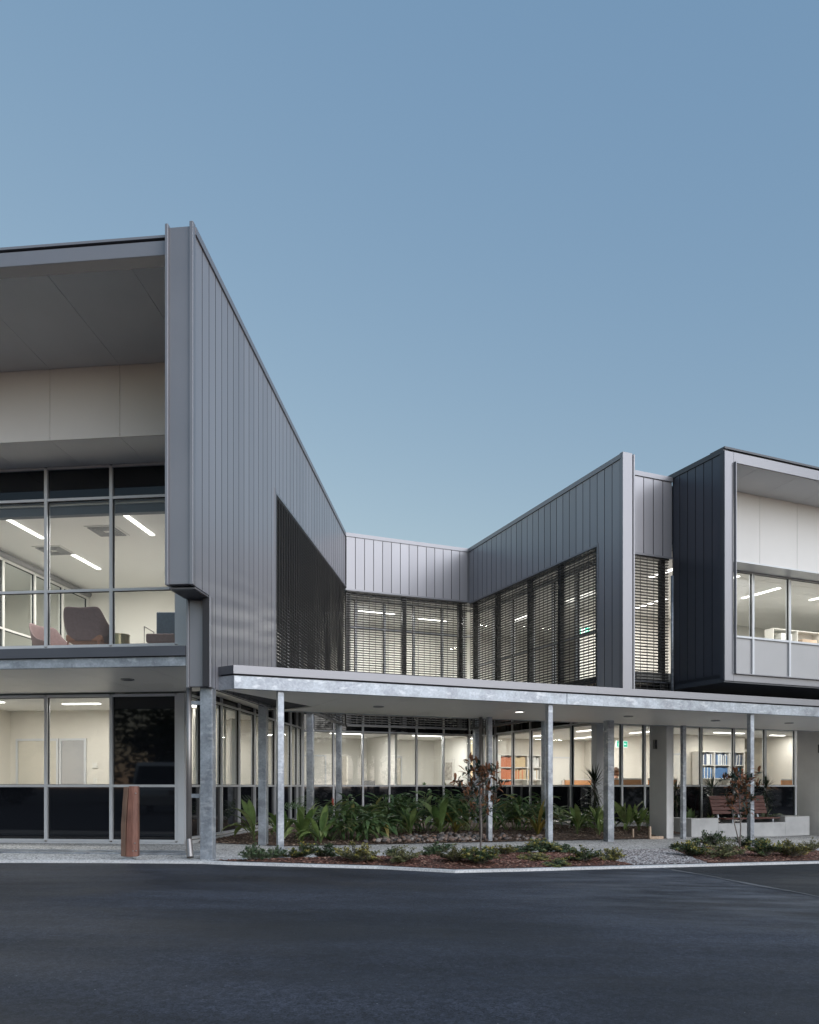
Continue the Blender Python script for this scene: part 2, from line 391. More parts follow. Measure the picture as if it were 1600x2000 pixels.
BED3 = [xy(Lw(-5.83, 14.9)), xy(Lw(-4.5, 14.35)), (-2.26, 14.6), (-.5, 15.6), (1.06, 16.5), (3.36, 17.8), xy(Rw(11.2, 3.35)), xy(Rw(11.2, 4.0)), xy(Rw(12.3, 4.0)), xy(Rw(12.3, 5.7)), xy(Rw(10.85, 5.75)), xy(Rw(10.85, 11.3)), xy(Rw(4.2, 11.3)), xy(Lw(-5.83, 23.4))]
sheet('garden_bed', BED3, bedz, 'soil_brown', .4)

def inside(poly, x, y):
    c = False
    for i in range(len(poly)):
        (x1, y1), (x2, y2) = poly[i], poly[i-1]
        if (y1 > y) != (y2 > y) and x < (x2-x1)*(y-y1)/(y2-y1)+x1: c = not c
    return c
def scatter(name, poly, zf, n, size, m, label, cat, flat=.35, lim=None):
    b = MB(); xs = [p[0] for p in poly]; ys = [p[1] for p in poly]; k = 0
    while k < n:
        x = random.uniform(min(xs), max(xs)); y = random.uniform(min(ys), max(ys))
        if not inside(poly, x, y) or (lim and not lim(x, y)): continue
        k += 1; s = size*random.uniform(.45, 1.2); a = random.uniform(0, pi); z = zf(x, y)
        tx, ty = random.uniform(-flat, flat), random.uniform(-flat, flat); l, wd = s, s*random.uniform(.3, .75)
        ca, sa = cos(a), sin(a); h = s*random.uniform(.15, .4)
        q = []
        for dx, dy, dz in ((-l, -wd, 0), (l, -wd, 0), (l, wd, 0), (-l, wd, 0), (-l*.6, -wd*.6, h), (l*.6, -wd*.6, h), (l*.6, wd*.6, h), (-l*.6, wd*.6, h)):
            q.append((x+dx*ca-dy*sa, y+dx*sa+dy*ca, z+dz+dx*tx+dy*ty+.004))
        b.add(q, [(4, 5, 6, 7), (0, 1, 5, 4), (1, 2, 6, 5), (2, 3, 7, 6), (3, 0, 4, 7)])
    o = b.build(name, m); tag(o, label, cat, kind='stuff'); return o
scatter('mulch', BED1, m1, 6500, .020, 'chips', 'red bark mulch in the long kerbside bed', 'mulch')
scatter('mulch', BED2, m2, 4200, .020, 'chips', 'red bark mulch in the kerbside bed by the bench', 'mulch')
scatter('gravel', GRAV, m3, 9000, .016, 'gravel', 'grey pebble gravel between the two kerbside beds', 'gravel', .2)
scatter('mulch', BED3, bedz, 9000, .024, 'chips_brown', 'brown bark mulch in the courtyard garden bed', 'mulch', .35, lambda x, y: (Vector((x, y, 0))-C0).dot(NR) < 6.5)
# river stones along the courtyard edge
SB = empty('stone_swale', (.3, 16.7, gz(.3)), 0); tag(SB, 'strip of grey and tan river stones along the courtyard path', 'stones')
def stones():
    var = []
    for k in range(5):
        bm = bmesh.new(); bmesh.ops.create_icosphere(bm, subdivisions=1, radius=1)
        for v in bm.verts:
            v.co *= 1+.28*noise.noise(v.co*1.3+Vector((k*7, 0, 0))); v.co.z *= .65; v.co.y *= .8
        me = bpy.data.meshes.new('stone'); bm.to_mesh(me); bm.free(); me.materials.append(M['stone'])
        me.polygons.foreach_set('use_smooth', [True]*len(me.polygons)); var.append(me)
    poly = [(-1.0, 15.45), (1.1, 16.68), (3.15, 17.85), (3.05, 18.35), (1.4, 18.2), (.3, 17.7), (-.6, 16.6)]
    k = 0
    while k < 290:
        x = random.uniform(-1.1, 3.2); y = random.uniform(15.3, 18.4)
        if not inside(poly, x, y): continue
        if x > 1.7 and random.random() < .5: continue
        k += 1; s = random.uniform(.035, .075)
        place('stone', random.choice(var), SB, Vector((x, y, bedz(x, y)+s*.35+random.uniform(0, .04)))-SB.location, (random.uniform(-.4, .4), random.uniform(-.4, .4), random.uniform(0, 6.3)), (s, s, s))
stones()
# grated drain on the left pavement
dg = MB()
for i in range(150):
    u = -12.2+i*.05
    dg.box(u, u+.026, 12.22, 12.66, .004, .022)
dg.box(-12.25, -4.68, 12.18, 12.22, .002, .026); dg.box(-12.25, -4.68, 12.66, 12.70, .002, .026)
o = dg.build('drain_grate', 'galv'); o.rotation_euler.z = -ALPHA; tag(o, 'long ribbed metal drain grate across the pavement behind the bollard', 'drain')

# ------------------------------------------------------------------ building kit
def bx(parent, name, m, *a):
    return MB().box(*a).build(name, m, parent)
def curtain(parent, axis, fixed, ts, zs, kind, mw=.06, md=.11, fm='alu', inset=0, zbot=None):
    """frame of mullions and transoms with one pane object per bay"""
    b = MB(); h = mw/2
    def bb(t0, t1, z0, z1, d):
        if axis == 'x': b.box(t0, t1, fixed-d/2, fixed+d/2, z0, z1)
        else: b.box(fixed-d/2, fixed+d/2, t0, t1, z0, z1)
    for t in ts: bb(t-h, t+h, zs[0], zs[-1], md)
    for z in zs:
        for i in range(len(ts)-1): bb(ts[i]+h, ts[i+1]-h, z-h*.8, z+h*.8, md-.012)
    fr = b.build('curtain_wall', fm, parent)
    for i in range(len(ts)-1):
        for j in range(len(zs)-1):
            k = kind(i, j)
            if k is None: continue
            t0, t1, z0, z1 = ts[i]+h, ts[i+1]-h, zs[j]+h*.8, zs[j+1]-h*.8
            d0, d1 = fixed+inset-.006, fixed+inset+.006
            p = MB()
            if axis == 'x': p.box(t0, t1, d0, d1, z0, z1)
            else: p.box(d0, d1, t0, t1, z0, z1)
            p.build('pane', k, fr)
            if k == 'glass':      # dark gasket line round the clear pane
                g = MB(); e = .007
                def gb(a0, a1, c0, c1):
                    if axis == 'x': g.box(a0, a1, fixed-.02, fixed+.02, c0, c1)
                    else: g.box(fixed-.02, fixed+.02, a0, a1, c0, c1)
                gb(t0, t0+e, z0, z1); gb(t1-e, t1, z0, z1); gb(t0+e, t1-e, z0, z0+e); gb(t0+e, t1-e, z1-e, z1)
                g.build('gasket', 'rubber', fr)
    return fr
def clad(parent, axis, fixed, out, a0, a1, z0f, z1f, w=.27, th=.028, gap=.018, m='cladding', start=0):
    """standing panels, each its own object, proud of a dark backing"""
    n = max(1, round(abs(a1-a0)/w)); step = (a1-a0)/n; back = MB(); pans = []
    for i in range(n):
        s0, s1 = a0+i*step, a0+(i+1)*step; mid = (s0+s1)/2
        zb, za, zc = z0f(mid), z1f(s0), z1f(s1)
        def blk(mb, q0, q1, zq0, zt0, zt1, d0, d1):
            lo, hi = min(d0, d1), max(d0, d1)
            if axis == 'x':
                a, c = min(q0, q1), max(q0, q1); ta, tc = (zt0, zt1) if q0 < q1 else (zt1, zt0)
                mb.hexa([(a, lo, zq0), (c, lo, zq0), (c, hi, zq0), (a, hi, zq0), (a, lo, ta), (c, lo, tc), (c, hi, tc), (a, hi, ta)])
            else:
                a, c = min(q0, q1), max(q0, q1); ta, tc = (zt0, zt1) if q0 < q1 else (zt1, zt0)
                mb.hexa([(lo, a, zq0), (hi, a, zq0), (hi, c, zq0), (lo, c, zq0), (lo, a, ta), (hi, a, ta), (hi, c, tc), (lo, c, tc)])
        blk(back, s0, s1, zb+.01, za-.02, zc-.02, fixed-out*.02, fixed-out*.10)
        sg = 1 if s1 > s0 else -1
        pb = MB(); blk(pb, s0+sg*gap/2, s1-sg*gap/2, zb, za, zc, fixed, fixed-out*th); pans.append(pb)
    bk = back.build('cladding', 'joint', parent)
    for p in pans:
        p.mi = [0, 0, 1, 0, 1, 0] if axis == 'y' else [0, 0, 0, 1, 0, 1]
        p.build('panel', [m, 'joint'], bk)
    return bk
def louvers(parent, axis, fixed, out, a0, a1, z0, z1, posts, pitch=.068):
    """horizontal blade screen: every blade is a part of the screen"""
    fr = MB()
    def bb(mb, t0, t1, d0, d1, c0, c1):
        lo, hi = sorted((fixed+out*d0, fixed+out*d1))
        if axis == 'x': mb.box(t0, t1, lo, hi, c0, c1)
        else: mb.box(lo, hi, t0, t1, c0, c1)
    a0, a1 = min(a0, a1), max(a0, a1)
    bb(fr, a0, a1, -.07, 0, z1-.03, z1); bb(fr, a0, a1, -.07, 0, z0-.02, z0+.03)
    s = empty('louver_screen'); s.parent = parent
    split(fr, 'edge_rail', 'louver', s)
    for p in posts:
        pb = MB(); bb(pb, p-.055, p+.055, -.20, -.075, z0, z1); pb.build('louver_post', 'louver', s)
    rb = MB(); k = a0+.1
    while k < a1: bb(rb, k-.005, k+.005, -.006, .004, z0, z1); k += .19
    tag(rb.build('tie_rods', 'louver', s), kind='stuff')
    z = z0+pitch/2; me = None
    while z < z1-.03:
        if me is None:
            pb = MB(); hw, t = .027, .004; A = rad(15)
            q = []
            for d, e in ((-hw, -t), (hw, -t), (hw, t), (-hw, t)): q.append((d*cos(A)-e*sin(A), d*sin(A)+e*cos(A)))
            vs = []
            for aa in (a0, a1):
                for d, e in q: vs.append((aa, fixed+out*(d-.035), e) if axis == 'x' else (fixed+out*(d-.035), aa, e))
            pb.add(vs, [(0, 1, 2, 3), (7, 6, 5, 4), (0, 4, 5, 1), (1, 5, 6, 2), (2, 6, 7, 3), (3, 7, 4, 0)])
            me = pb.mesh('blade', 'louver')
        place('blade', me, s, (0, 0, z)); z += pitch
    return s
LAMP = 2.3
def ceiling_light(parent, x0, x1, y0, y1, z, power, lamp=True):
    """recessed linear fitting: the lit diffuser and its own light"""
    bx(parent, 'ceiling_light', 'lamp', x0, x1, y0, y1, z-.02, z-.004)
    if lamp:
        ld = bpy.data.lights.new('lamp', 'AREA'); ld.shape = 'RECTANGLE'; ld.size = max(x1-x0, .1); ld.size_y = max(y1-y0, .1); ld.energy = power*LAMP; ld.color = (1, .965, .92)
        lo = bpy.data.objects.new('lamp', ld); COL.objects.link(lo); lo.parent = parent; lo.location = ((x0+x1)/2, (y0+y1)/2, z-.03)
def soffit(parent, name, m, xs, ys, zf, th=.02, gap=.008):
    bk = MB()
    x0, x1, y0, y1 = xs[0], xs[-1], ys[0], ys[-1]
    bk.hexa([(x0, y0, zf(y0)+th), (x1, y0, zf(y0)+th), (x1, y1, zf(y1)+th), (x0, y1, zf(y1)+th), (x0, y0, zf(y0)+th+.05), (x1, y0, zf(y0)+th+.05), (x1, y1, zf(y1)+th+.05), (x0, y1, zf(y1)+th+.05)])
    s = bk.build(name, 'joint', parent); g = gap/2
    for i in range(len(xs)-1):
        for j in range(len(ys)-1):
            a, c, p, q = xs[i]+g, xs[i+1]-g, ys[j]+g, ys[j+1]-g
            MB().hexa([(a, p, zf(p)), (c, p, zf(p)), (c, q, zf(q)), (a, q, zf(q)), (a, p, zf(p)+th-.002), (c, p, zf(p)+th-.002), (c, q, zf(q)+th-.002), (a, q, zf(q)+th-.002)]).build('panel', m, s)
    return s
def rect_post(parent, name, x, y, z0, z1, wx=.1, wy=.15, m='galv'):
    b = MB().box(x-wx/2, x+wx/2, y-wy/2, y+wy/2, z0, z1); b.box(x-wx/2-.03, x+wx/2+.03, y-wy/2-.03, y+wy/2+.03, z0, z0+.012)
    return bevel(b.build(name, m, parent), .008, 2)
def room(parent, name, m, boxes):
    b = MB()
    for q in boxes: b.box(*q)
    return split(b, name, m, parent)
def linspace(a, b, n): return [a+(b-a)*i/n for i in range(n+1)]

# ------------------------------------------------------------------ left wing  (local axes: u along the front, v into the building)
LW = empty('office_wing', (0, 0, 0), -ALPHA, 'office wing with tall raked grey fin wall and deep recessed upper glazing, beside the bollard', 'building')
def ztl(v): return 8.93-.0645*(v-10.66)
UW = -4.2
def zb_side(v): return 3.91 if v < 11.36 else (2.56 if v < 14.85 else 6.75)
clad(LW, 'y', UW, 1, 10.76, 14.85, zb_side, lambda v: ztl(v)-.09)
clad(LW, 'y', UW, 1, 14.85, 21.98, zb_side, lambda v: ztl(v)-.09)
b = MB()
def rakebox(b, u0, u1, v0, v1, dz0, dz1):
    b.hexa([(u0, v0, ztl(v0)+dz0), (u1, v0, ztl(v0)+dz0), (u1, v1, ztl(v1)+dz0), (u0, v1, ztl(v1)+dz0), (u0, v0, ztl(v0)+dz1), (u1, v0, ztl(v0)+dz1), (u1, v1, ztl(v1)+dz1), (u0, v1, ztl(v1)+dz1)])
rakebox(b, -4.62, -4.178, 10.75, 22.0, -.085, .02)
b.build('parapet_flashing', 'trim', LW)
# louver head and jamb trims
b = MB().box(-4.26, -4.185, 14.80, 14.86, 2.75, 6.80); b.box(-4.26, -4.185, 14.86, 21.97, 6.70, 6.748); split(b, 'opening_trim', 'trim', LW)
# end fin: channel section with two flanges, stepping back above the awning
b = MB().box(-4.60, -4.555, 10.66, 10.80, 3.91, 8.965).box(-4.245, -4.19, 10.66, 10.757, 3.91, 8.975).box(-4.555, -4.245, 10.70, 10.80, 3.925, 8.93)
b.box(-4.60, -4.21, 10.80, 11.36, 3.88, 3.908)
bevel(b.build('end_fin', 'trim', LW), .006, 2)
b = MB().box(-4.575, -4.535, 11.36, 11.50, 2.56, 3.88).box(-4.235, -4.19, 11.36, 11.46, 2.56, 3.905).box(-4.535, -4.235, 11.385, 11.50, 2.575, 3.88)
bevel(b.build('fin_foot', 'trim', LW), .006, 2)
bx(LW, 'fin_soffit', 'trim_dark', -4.556, -4.246, 10.802, 11.384, 3.870, 3.879)
b = MB().box(-4.58, -4.33, 10.81, 14.50, 3.92, 8.62); b.build('alcove_wall', 'trim', LW)
# front fascia, gutter and roof
F0 = -14.5
b = MB().box(F0, -4.602, 10.80, 11.05, 8.62, 8.83); bevel(b.build('fascia', 'trim', LW), .006)
bx(LW, 'fascia_shadow_gap', 'joint', F0, -4.602, 10.86, 11.1, 8.832, 8.862)
bx(LW, 'roof_cap', 'trim', F0, -4.602, 10.79, 11.2, 8.864, 8.90)
MB().hexa([(F0, 11.2, 8.75), (-4.6, 11.2, 8.75), (-4.6, 22, 8.0), (F0, 22, 8.0), (F0, 11.2, 8.86), (-4.6, 11.2, 8.86), (-4.6, 22, 8.15), (F0, 22, 8.15)]).build('roof', 'trim_dark', LW)
us = [-14.44, -13.13, -11.83, -10.52, -9.21, -7.907, -6.60, -5.29, -4.603]
soffit(LW, 'alcove_soffit', 'white_soffit', us, [11.055, 13.38], lambda v: 8.53+.058*(13.38-v))
bk = bx(LW, 'bulkhead', 'joint', F0, -4.60, 13.405, 13.6, 7.28, 8.6)
for i in range(len(us)-1): MB().box(us[i]+.004, us[i+1]-.004, 13.38, 13.402, 7.262, 8.535).build('panel', 'bulkhead', bk)
soffit(LW, 'window_head_soffit', 'white_soffit', us, [13.385, 14.50], lambda v: 7.262)
# upper and lower front glazing, same mullion lines
ms = [-13.93, -12.61, -11.29, -9.965, -8.644, -7.323, -6.02]
curtain(LW, 'x', 14.53, ms, [3.79, 4.855, 6.62, 7.23], lambda i, j: 'black_glass' if j == 2 else 'glass')
curtain(LW, 'x', 14.53, ms, [.05, 1.10, 2.83], lambda i, j: 'black_glass' if (j == 0 or i == 5) else 'glass')
b = MB().box(-5.99, -5.86, 14.46, 14.58, .01, 2.86).box(-5.99, -5.80, 14.46, 14.58, 3.74, 7.25); b.box(-13.9, -6.05, 14.462, 14.60, .012, .049 - .025)
split(b, 'corner_mullion', 'alu', LW)
b = MB(); b.box(F0, -5.80, 14.40, 14.60, 3.70, 3.755); s_ = b.build('sill', 'alu', LW)
for k in range(14):
    u = -13.6+k*.58
    MB().box(u, u+.035, 14.396, 14.399, 3.722, 3.734).build('weep_slot', 'rubber', s_)
b = MB(); b.box(-13.9, -5.86, 14.44, 14.60, .0, .024); b.build('sill', 'alu', LW)
# front awning: galvanised edge beam, flashing, lined soffit, downlight
bevel(bx(LW, 'awning_beam', 'galv', F0, -4.58, 11.38, 11.45, 2.885, 3.03), .006)
bx(LW, 'awning_flashing', 'trim_dark', F0, -4.578, 11.33, 11.50, 3.036, 3.18)
bx(LW, 'awning_roof', 'trim_dark', F0, -4.60, 11.50, 14.45, 3.08, 3.15)
soffit(LW, 'awning_soffit', 'soffit_warm', us[:-1]+[-4.60], [11.455, 13.3, 14.50], lambda v: 2.89)
def downlight(parent, x, y, z, r=.11, lit=False):
    d = MB(); n = 20
    ring = [(x+r*cos(2*pi*k/n), y+r*sin(2*pi*k/n)) for k in range(n)]
    d.prism(ring, z-.018, z-.001)
    o = d.build('downlight', 'plastic_grey', parent)
    e = MB(); ring2 = [(x+r*.8*cos(2*pi*k/n), y+r*.8*sin(2*pi*k/n)) for k in range(n)]
    e.prism(ring2, z-.020, z-.0185); e.build('lens', 'screen_dark' if not lit else 'lamp', o)
downlight(LW, -6.13, 12.7, 2.888)
# courtyard side, ground floor
vs = [14.60, 15.23, 16.40, 17.58, 18.75, 19.63, 20.52, 21.34, 22.17, 22.9, 23.45]
curtain(LW, 'y', -5.85, vs, [.10, 1.10, 2.84, 3.45], lambda i, j: 'glass' if j == 1 else 'black_glass', mw=.055)
b = MB().box(-6.0, -5.74, 14.62, 23.4, -.35, .055); b.build('plinth', 'concrete', LW)
b = MB().box(-5.80, -4.24, 11.52, 19.0, 2.97, 3.0); b.box(-5.80, -4.24, 19.0, 23.3, 3.46, 3.49); b.box(-5.80, -4.24, 19.0, 19.03, 3.0, 3.46); split(b, 'overhang_soffit', 'white_soffit', LW)
# courtyard posts under the overhang
for v in (11.56, 14.42, 18.2, 21.6):
    rect_post(LW, 'post', -4.31, v, gz(Lw(-4.3, v).x)-.05, 2.97 if v < 19 else 3.46, .19 if v < 12 else .15, .16)
# downpipe with brackets
b = MB(); b.tube([(-4.60, 11.54, 2.75), (-4.60, 11.54, .28)], .042, 14)
b.tube([(-4.60, 11.54, .29), (-4.595, 11.53, .26), (-4.545, 11.45, .03)], [.047, .050, .052], 14, cap=False); dp = b.build('downpipe', 'chrome', LW, True)
for z in (2.35, .95, ): MB().box(-4.56, -4.41, 11.53, 11.545, z-.03, z+.03).build('bracket', 'galv', dp)
# ground-floor room behind the front glazing
room(LW, 'interior_wall', 'wall_cream', [(-11.1, -5.98, 17.0, 17.15, 0, 2.9), (-11.12, -11.0, 14.7, 17.0, 0, 2.9), (-7.30, -7.2, 14.6, 17.0, 0, 2.9)])
room(LW, 'ceiling', 'ceil_white', [(-13.9, -5.95, 14.6, 23.4, 2.80, 2.87)])
room(LW, 'floor_slab', 'carpet', [(-13.9, -5.9, 14.6, 23.4, -.05, .02)])
ceiling_light(LW, -8.9, -8.1, 15.5, 15.6, 2.80, 10); ceiling_light(LW, -10.7, -9.9, 15.0, 15.12, 2.80, 8)
def door(parent, axis, fixed, a0, a1, z0, z1, m, handle=True, side=-1):
    b = MB(); e = .05
    def q(mb, t0, t1, d0, d1, c0, c1):
        lo, hi = sorted((fixed+side*d0, fixed+side*d1))
        if axis == 'x': mb.box(t0, t1, lo, hi, c0, c1)
        else: mb.box(lo, hi, t0, t1, c0, c1)
    q(b, a0-e, a0, 0, .035, z0, z1+e); q(b, a1, a1+e, 0, .035, z0, z1+e); q(b, a0, a1, 0, .035, z1, z1+e)
    d = b.build('door', 'alu', parent)
    p = MB(); q(p, a0+.005, a1-.005, .002, .02, z0, z1-.005); p.build('leaf', m, d)
    if handle:
        hb = MB(); q(hb, a1-.16, a1-.04, .05, .065, z0+1.0, z0+1.02); q(hb, a1-.06, a1-.045, .02, .05, z0+1.0, z0+1.02); hb.build('handle', 'chrome', d)
    return d
door(LW, 'x', 16.998, -10.8, -9.88, .02, 2.12, 'door_cream'); door(LW, 'x', 16.998, -9.76, -9.22, .02, 2.12, 'grey_panel', False)
bx(LW, 'thermostat', 'laminate', -9.02, -8.90, 16.975, 16.998, 1.50, 1.62); bx(LW, 'wall_switch', 'laminate', -9.0, -8.92, 16.985, 16.998, 1.14, 1.27)
bx(LW, 'room_divider', 'door_cream', -10.98, -10.92, 14.9, 16.2, .02, 2.05)
# court side rooms: light curtains and back wall seen through the side glazing
room(LW, 'interior_wall', 'wall_cream', [(-8.6, -8.5, 17.15, 23.4, 0, 2.9), (-8.5, -5.95, 19.9, 20.0, 0, 2.9), (-8.5, -5.9, 23.42, 23.5, 0, 2.9)])
ceiling_light(LW, -7.8, -6.6, 18.3, 18.42, 2.80, 9); ceiling_light(LW, -7.8, -6.6, 21.6, 21.72, 2.80, 9); ceiling_light(LW, -6.9, -6.3, 15.6, 16.4, 2.80, 6, True)
for v in (15.9, 17.0, 18.2):
    MB().box(-6.25, -6.2, v, v+.28, .3, 2.7).build('curtain', 'wall_white', LW)
# upper lounge
room(LW, 'interior_wall', 'wall_white', [(-11.4, -8.15, 21.2, 21.35, 3.7, 6.6), (-8.3, -8.15, 20.0, 21.2, 3.7, 6.6), (-8.15, -4.95, 22.6, 22.75, 3.7, 6.6), (-14.2, -14.1, 14.7, 21.3, 3.7, 6.6), (-14.1, -11.4, 21.2, 21.35, 3.7, 6.6)])
room(LW, 'ceiling', 'ceil_white', [(-14.2, -4.5, 14.62, 22.75, 6.55, 6.66)])
room(LW, 'floor_slab', 'carpet', [(-14.2, -4.62, 14.60, 22.75, 3.50, 3.70)])
for (u, v0) in ((-9.9, 15.2), (-9.9, 17.7), (-7.4, 15.25), (-7.4, 17.9)): ceiling_light(LW, u-.045, u+.045, v0, v0+1.27, 6.55, 17)
ceiling_light(LW, -12.6, -12.5, 16.0, 17.3, 6.55, 18); ceiling_light(LW, -6.2, -6.1, 19.5, 20.8, 6.55, 20)
for (u, v, rm) in ((-8.25, 16.15, 1), (-10.15, 17.35, 0)):
    b = MB().box(u-.34, u+.34, v-.34, v+.34, 6.535, 6.549); vt = b.build('air_vent', 'ceil_white', LW)
    for k in range(4):
        r = .29-.06*k; MB().box(u-r, u+r, v-r, v-r+.03, 6.518, 6.533).box(u-r, u+r, v+r-.03, v+r, 6.518, 6.533).box(u-r, u-r+.03, v-r+.03, v+r-.03, 6.518, 6.533).box(u+r-.03, u+r, v-r+.03, v+r-.03, 6.518, 6.533).build('vane', 'plastic_grey', vt)
bx(LW, 'blind_box', 'blind', -13.9, -6.0, 14.66, 14.80, 6.38, 6.549)
curtain(LW, 'y', -11.4, linspace(14.75, 21.1, 5), [3.75, 4.75, 6.35], lambda i, j: 'glass', fm='laminate')
b = MB(); b.tube([(-11.3, 14.8, 6.44), (-11.3, 21.1, 6.44)], .07, 10); b.build('roller_blind', 'roller', LW, True)
door(LW, 'x', 22.598, -7.7, -7.0, 3.72, 5.8, 'laminate', False); door(LW, 'x', 22.598, -6.7, -6.0, 3.72, 5.8, 'grey_panel', False)
# glazing and louvers along the courtyard
curtain(LW, 'y', -4.85, linspace(14.8, 22.5, 7), [3.72, 4.85, 6.50], lambda i, j: 'glass', fm='alu')
for k in range(1, 7):
    v = 14.83+1.1*k; MB().box(-5.0, -4.97, v, v+1.04, 3.75+(.9 if k in (2, 5) else .0), 6.5).build('roller_blind', 'blind', LW)
louvers(LW, 'y', -4.20, 1, 14.86, 21.95, 2.80, 6.70, [14.95, 16.7, 18.5, 20.3, 21.9])
bx(LW, 'slab_edge', 'trim_dark', -4.8, -4.62, 14.8, 22.2, 3.49, 3.72)

# ------------------------------------------------------------------ right wing  (local axes: t along its front, n into the building)
RW = empty('office_wing', C0, BETA, 'office wing with courtyard louvers, narrow pale fin and dark projecting window box', 'building')
TOP = 8.21
def ztr(n): return 8.32-.0152*(n-2.0)
TP1, TP2, NC = 4.885, 8.787, 9.23
# centre wall facing the car park
clad(RW, 'x', NC, -1, TP1+.02, TP2-.03, lambda a: 6.66, lambda a: TOP-.09)
b = MB().box(TP1-.05, TP2, NC-.022, NC+.30, TOP-.085, TOP+.02); b.box(TP1, TP2-.03, NC-.02, NC+.06, 6.61, 6.655); split(b, 'flashing', 'trim', RW)
# courtyard-facing wall of the right wing
def zb_r(n): return 2.7 if n < 2.93 else 6.60
clad(RW, 'y', TP2, -1, 2.12, 2.93, zb_r, lambda n: ztr(n)-.09)
clad(RW, 'y', TP2, -1, 2.93, NC-.03, zb_r, lambda n: ztr(n)-.09)
b = MB()
b.hexa([(TP2-.022, 2.06, ztr(2)-.085), (TP2+.30, 2.06, ztr(2)-.085), (TP2+.30, NC+.3, ztr(NC)-.085), (TP2-.022, NC+.3, ztr(NC)-.085), (TP2-.022, 2.06, ztr(2)+.02), (TP2+.30, 2.06, ztr(2)+.02), (TP2+.30, NC+.3, ztr(NC)+.02), (TP2-.022, NC+.3, ztr(NC)+.02)])
b.box(TP2-.015, TP2+.06, 2.93, NC-.02, 6.555, 6.598); b.box(TP2-.015, TP2+.06, 2.885, 2.928, 2.75, 6.63)
split(b, 'flashing', 'trim', RW)
b = MB().box(TP2-.015, TP2+.245, 2.0, 2.11, 2.75, ztr(2)+.04).box(TP2+.262, TP2+.303, 1.985, 2.40, 2.75, ztr(2)+.02)
bevel(b.build('end_fin', 'trim', RW), .006, 2)
# recessed strip between the fin and the box
clad(RW, 'x', 2.38, -1, TP2+.32, 10.47, lambda a: 6.35, lambda a: TOP-.14)
b = MB().box(TP2+.305, 10.47, 2.35, 2.7, TOP-.135, TOP-.03); b.box(TP2+.305, 10.47, 2.352, 2.42, 6.30, 6.345); split(b, 'flashing', 'trim', RW)
louvers(RW, 'x', 2.40, -1, TP2+.31, 10.40, 2.80, 6.30, [TP2+.42, 10.3])
b = MB().tube([(10.40, 2.30, 2.95), (10.40, 2.30, 5.9)], .035, 10); b.build('downpipe', 'galv', RW, True)
# projecting window box
BX0, BX1, NB = 10.486, 18.5, .81
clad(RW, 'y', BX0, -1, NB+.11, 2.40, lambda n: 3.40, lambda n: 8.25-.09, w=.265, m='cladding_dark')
b = MB().box(BX0-.022, BX0+.10, NB+.012, 2.6, 8.165, 8.27); b.box(BX0-.018, BX0+.03, NB+.012, NB+.108, 3.36, 8.163); split(b, 'flashing', 'trim_dark', RW)
def frame_ring(b, t0, t1, z0, z1, wl, wt, wb, n0, n1):
    b.box(t0, t0+wl, n0, n1, z0, z1); b.box(t0+wl, t1, n0, n1, z1-wt, z1); b.box(t0+wl, t1, n0, n1, z0, z0+wb)
b = MB(); frame_ring(b, BX0-.01, BX1, 3.33, 8.205, .25, .22, .16, NB-.012, NB+.012)
bevel(b.build('box_frame', 'trim', RW), .005)
bx(RW, 'frame_shadow_gap', 'joint', BX0, BX1, NB+.02, NB+.3, 8.207, 8.24)
bx(RW, 'box_cap', 'trim_dark', BX0-.02, BX1, NB-.02, NB+.4, 8.242, 8.285)
b = MB(); b.box(BX0+.243, BX0+.262, NB-.075, NB-.0125, 3.49, 7.99); b.box(BX0+.262, BX1, NB-.075, NB-.0125, 3.48, 3.50)
b.build('frame_flange', 'trim', RW)
b = MB().box(BX0+.242, BX0+.26, NB+.013, 2.44, 3.5, 7.98); b.build('reveal', 'trim', RW)
ts = [BX0+.262, 11.46, 12.66, 13.87, 15.07, 16.27, 17.47, 18.5]
soffit(RW, 'box_soffit', 'white_soffit', ts, [NB+.014, 1.90], lambda n: 7.98-.06*(n-NB))
bk = bx(RW, 'bulkhead', 'joint', BX0+.262, BX1, 1.925, 2.1, 6.34, 8.0)
for i in range(len(ts)-1): MB().box(ts[i]+.004, ts[i+1]-.004, 1.90, 1.922, 6.315, 7.93).build('panel', 'bulkhead', bk)
bx(RW, 'window_head', 'alu', BX0+.262, BX1, 1.86, 2.42, 6.28, 6.313)
bx(RW, 'box_floor', 'trim_dark', BX0, BX1, NB+.014, 2.5, 3.335, 3.48)
tm = [BX0+.29, 11.79, 12.99, 14.21, 15.41, 16.61, 17.81, 18.5]
curtain(RW, 'x', 2.45, tm, [3.74, 4.69, 6.27], lambda i, j: 'grey_panel' if j == 0 else 'glass')
b = MB().box(BX0-.01, BX1, NB+.013, 5.8, 3.30, 3.333); b.box(TP2+.05, BX0-.01, 2.45, 5.8, 3.46, 3.49); b.box(TP2+.05, 10.85, 5.8, 11.3, 3.46, 3.49); b.box(TP1-1, TP2+.05, NC+.12, 11.3, 3.46, 3.49)
split(b, 'overhang_soffit', 'trim_dark', RW)
bx(RW, 'lower_fascia', 'trim_dark', BX0, BX1, 2.6, 2.7, 2.9, 3.30)
# courtyard louvers
louvers(RW, 'x', NC, -1, TP1+.05, TP2-.05, 2.80, 6.61, [TP1+.1, 6.72, TP2-.24])
louvers(RW, 'y', TP2, -1, 2.96, NC-.08, 2.80, 6.56, [3.04, 4.58, 6.0, 7.7, 9.05])
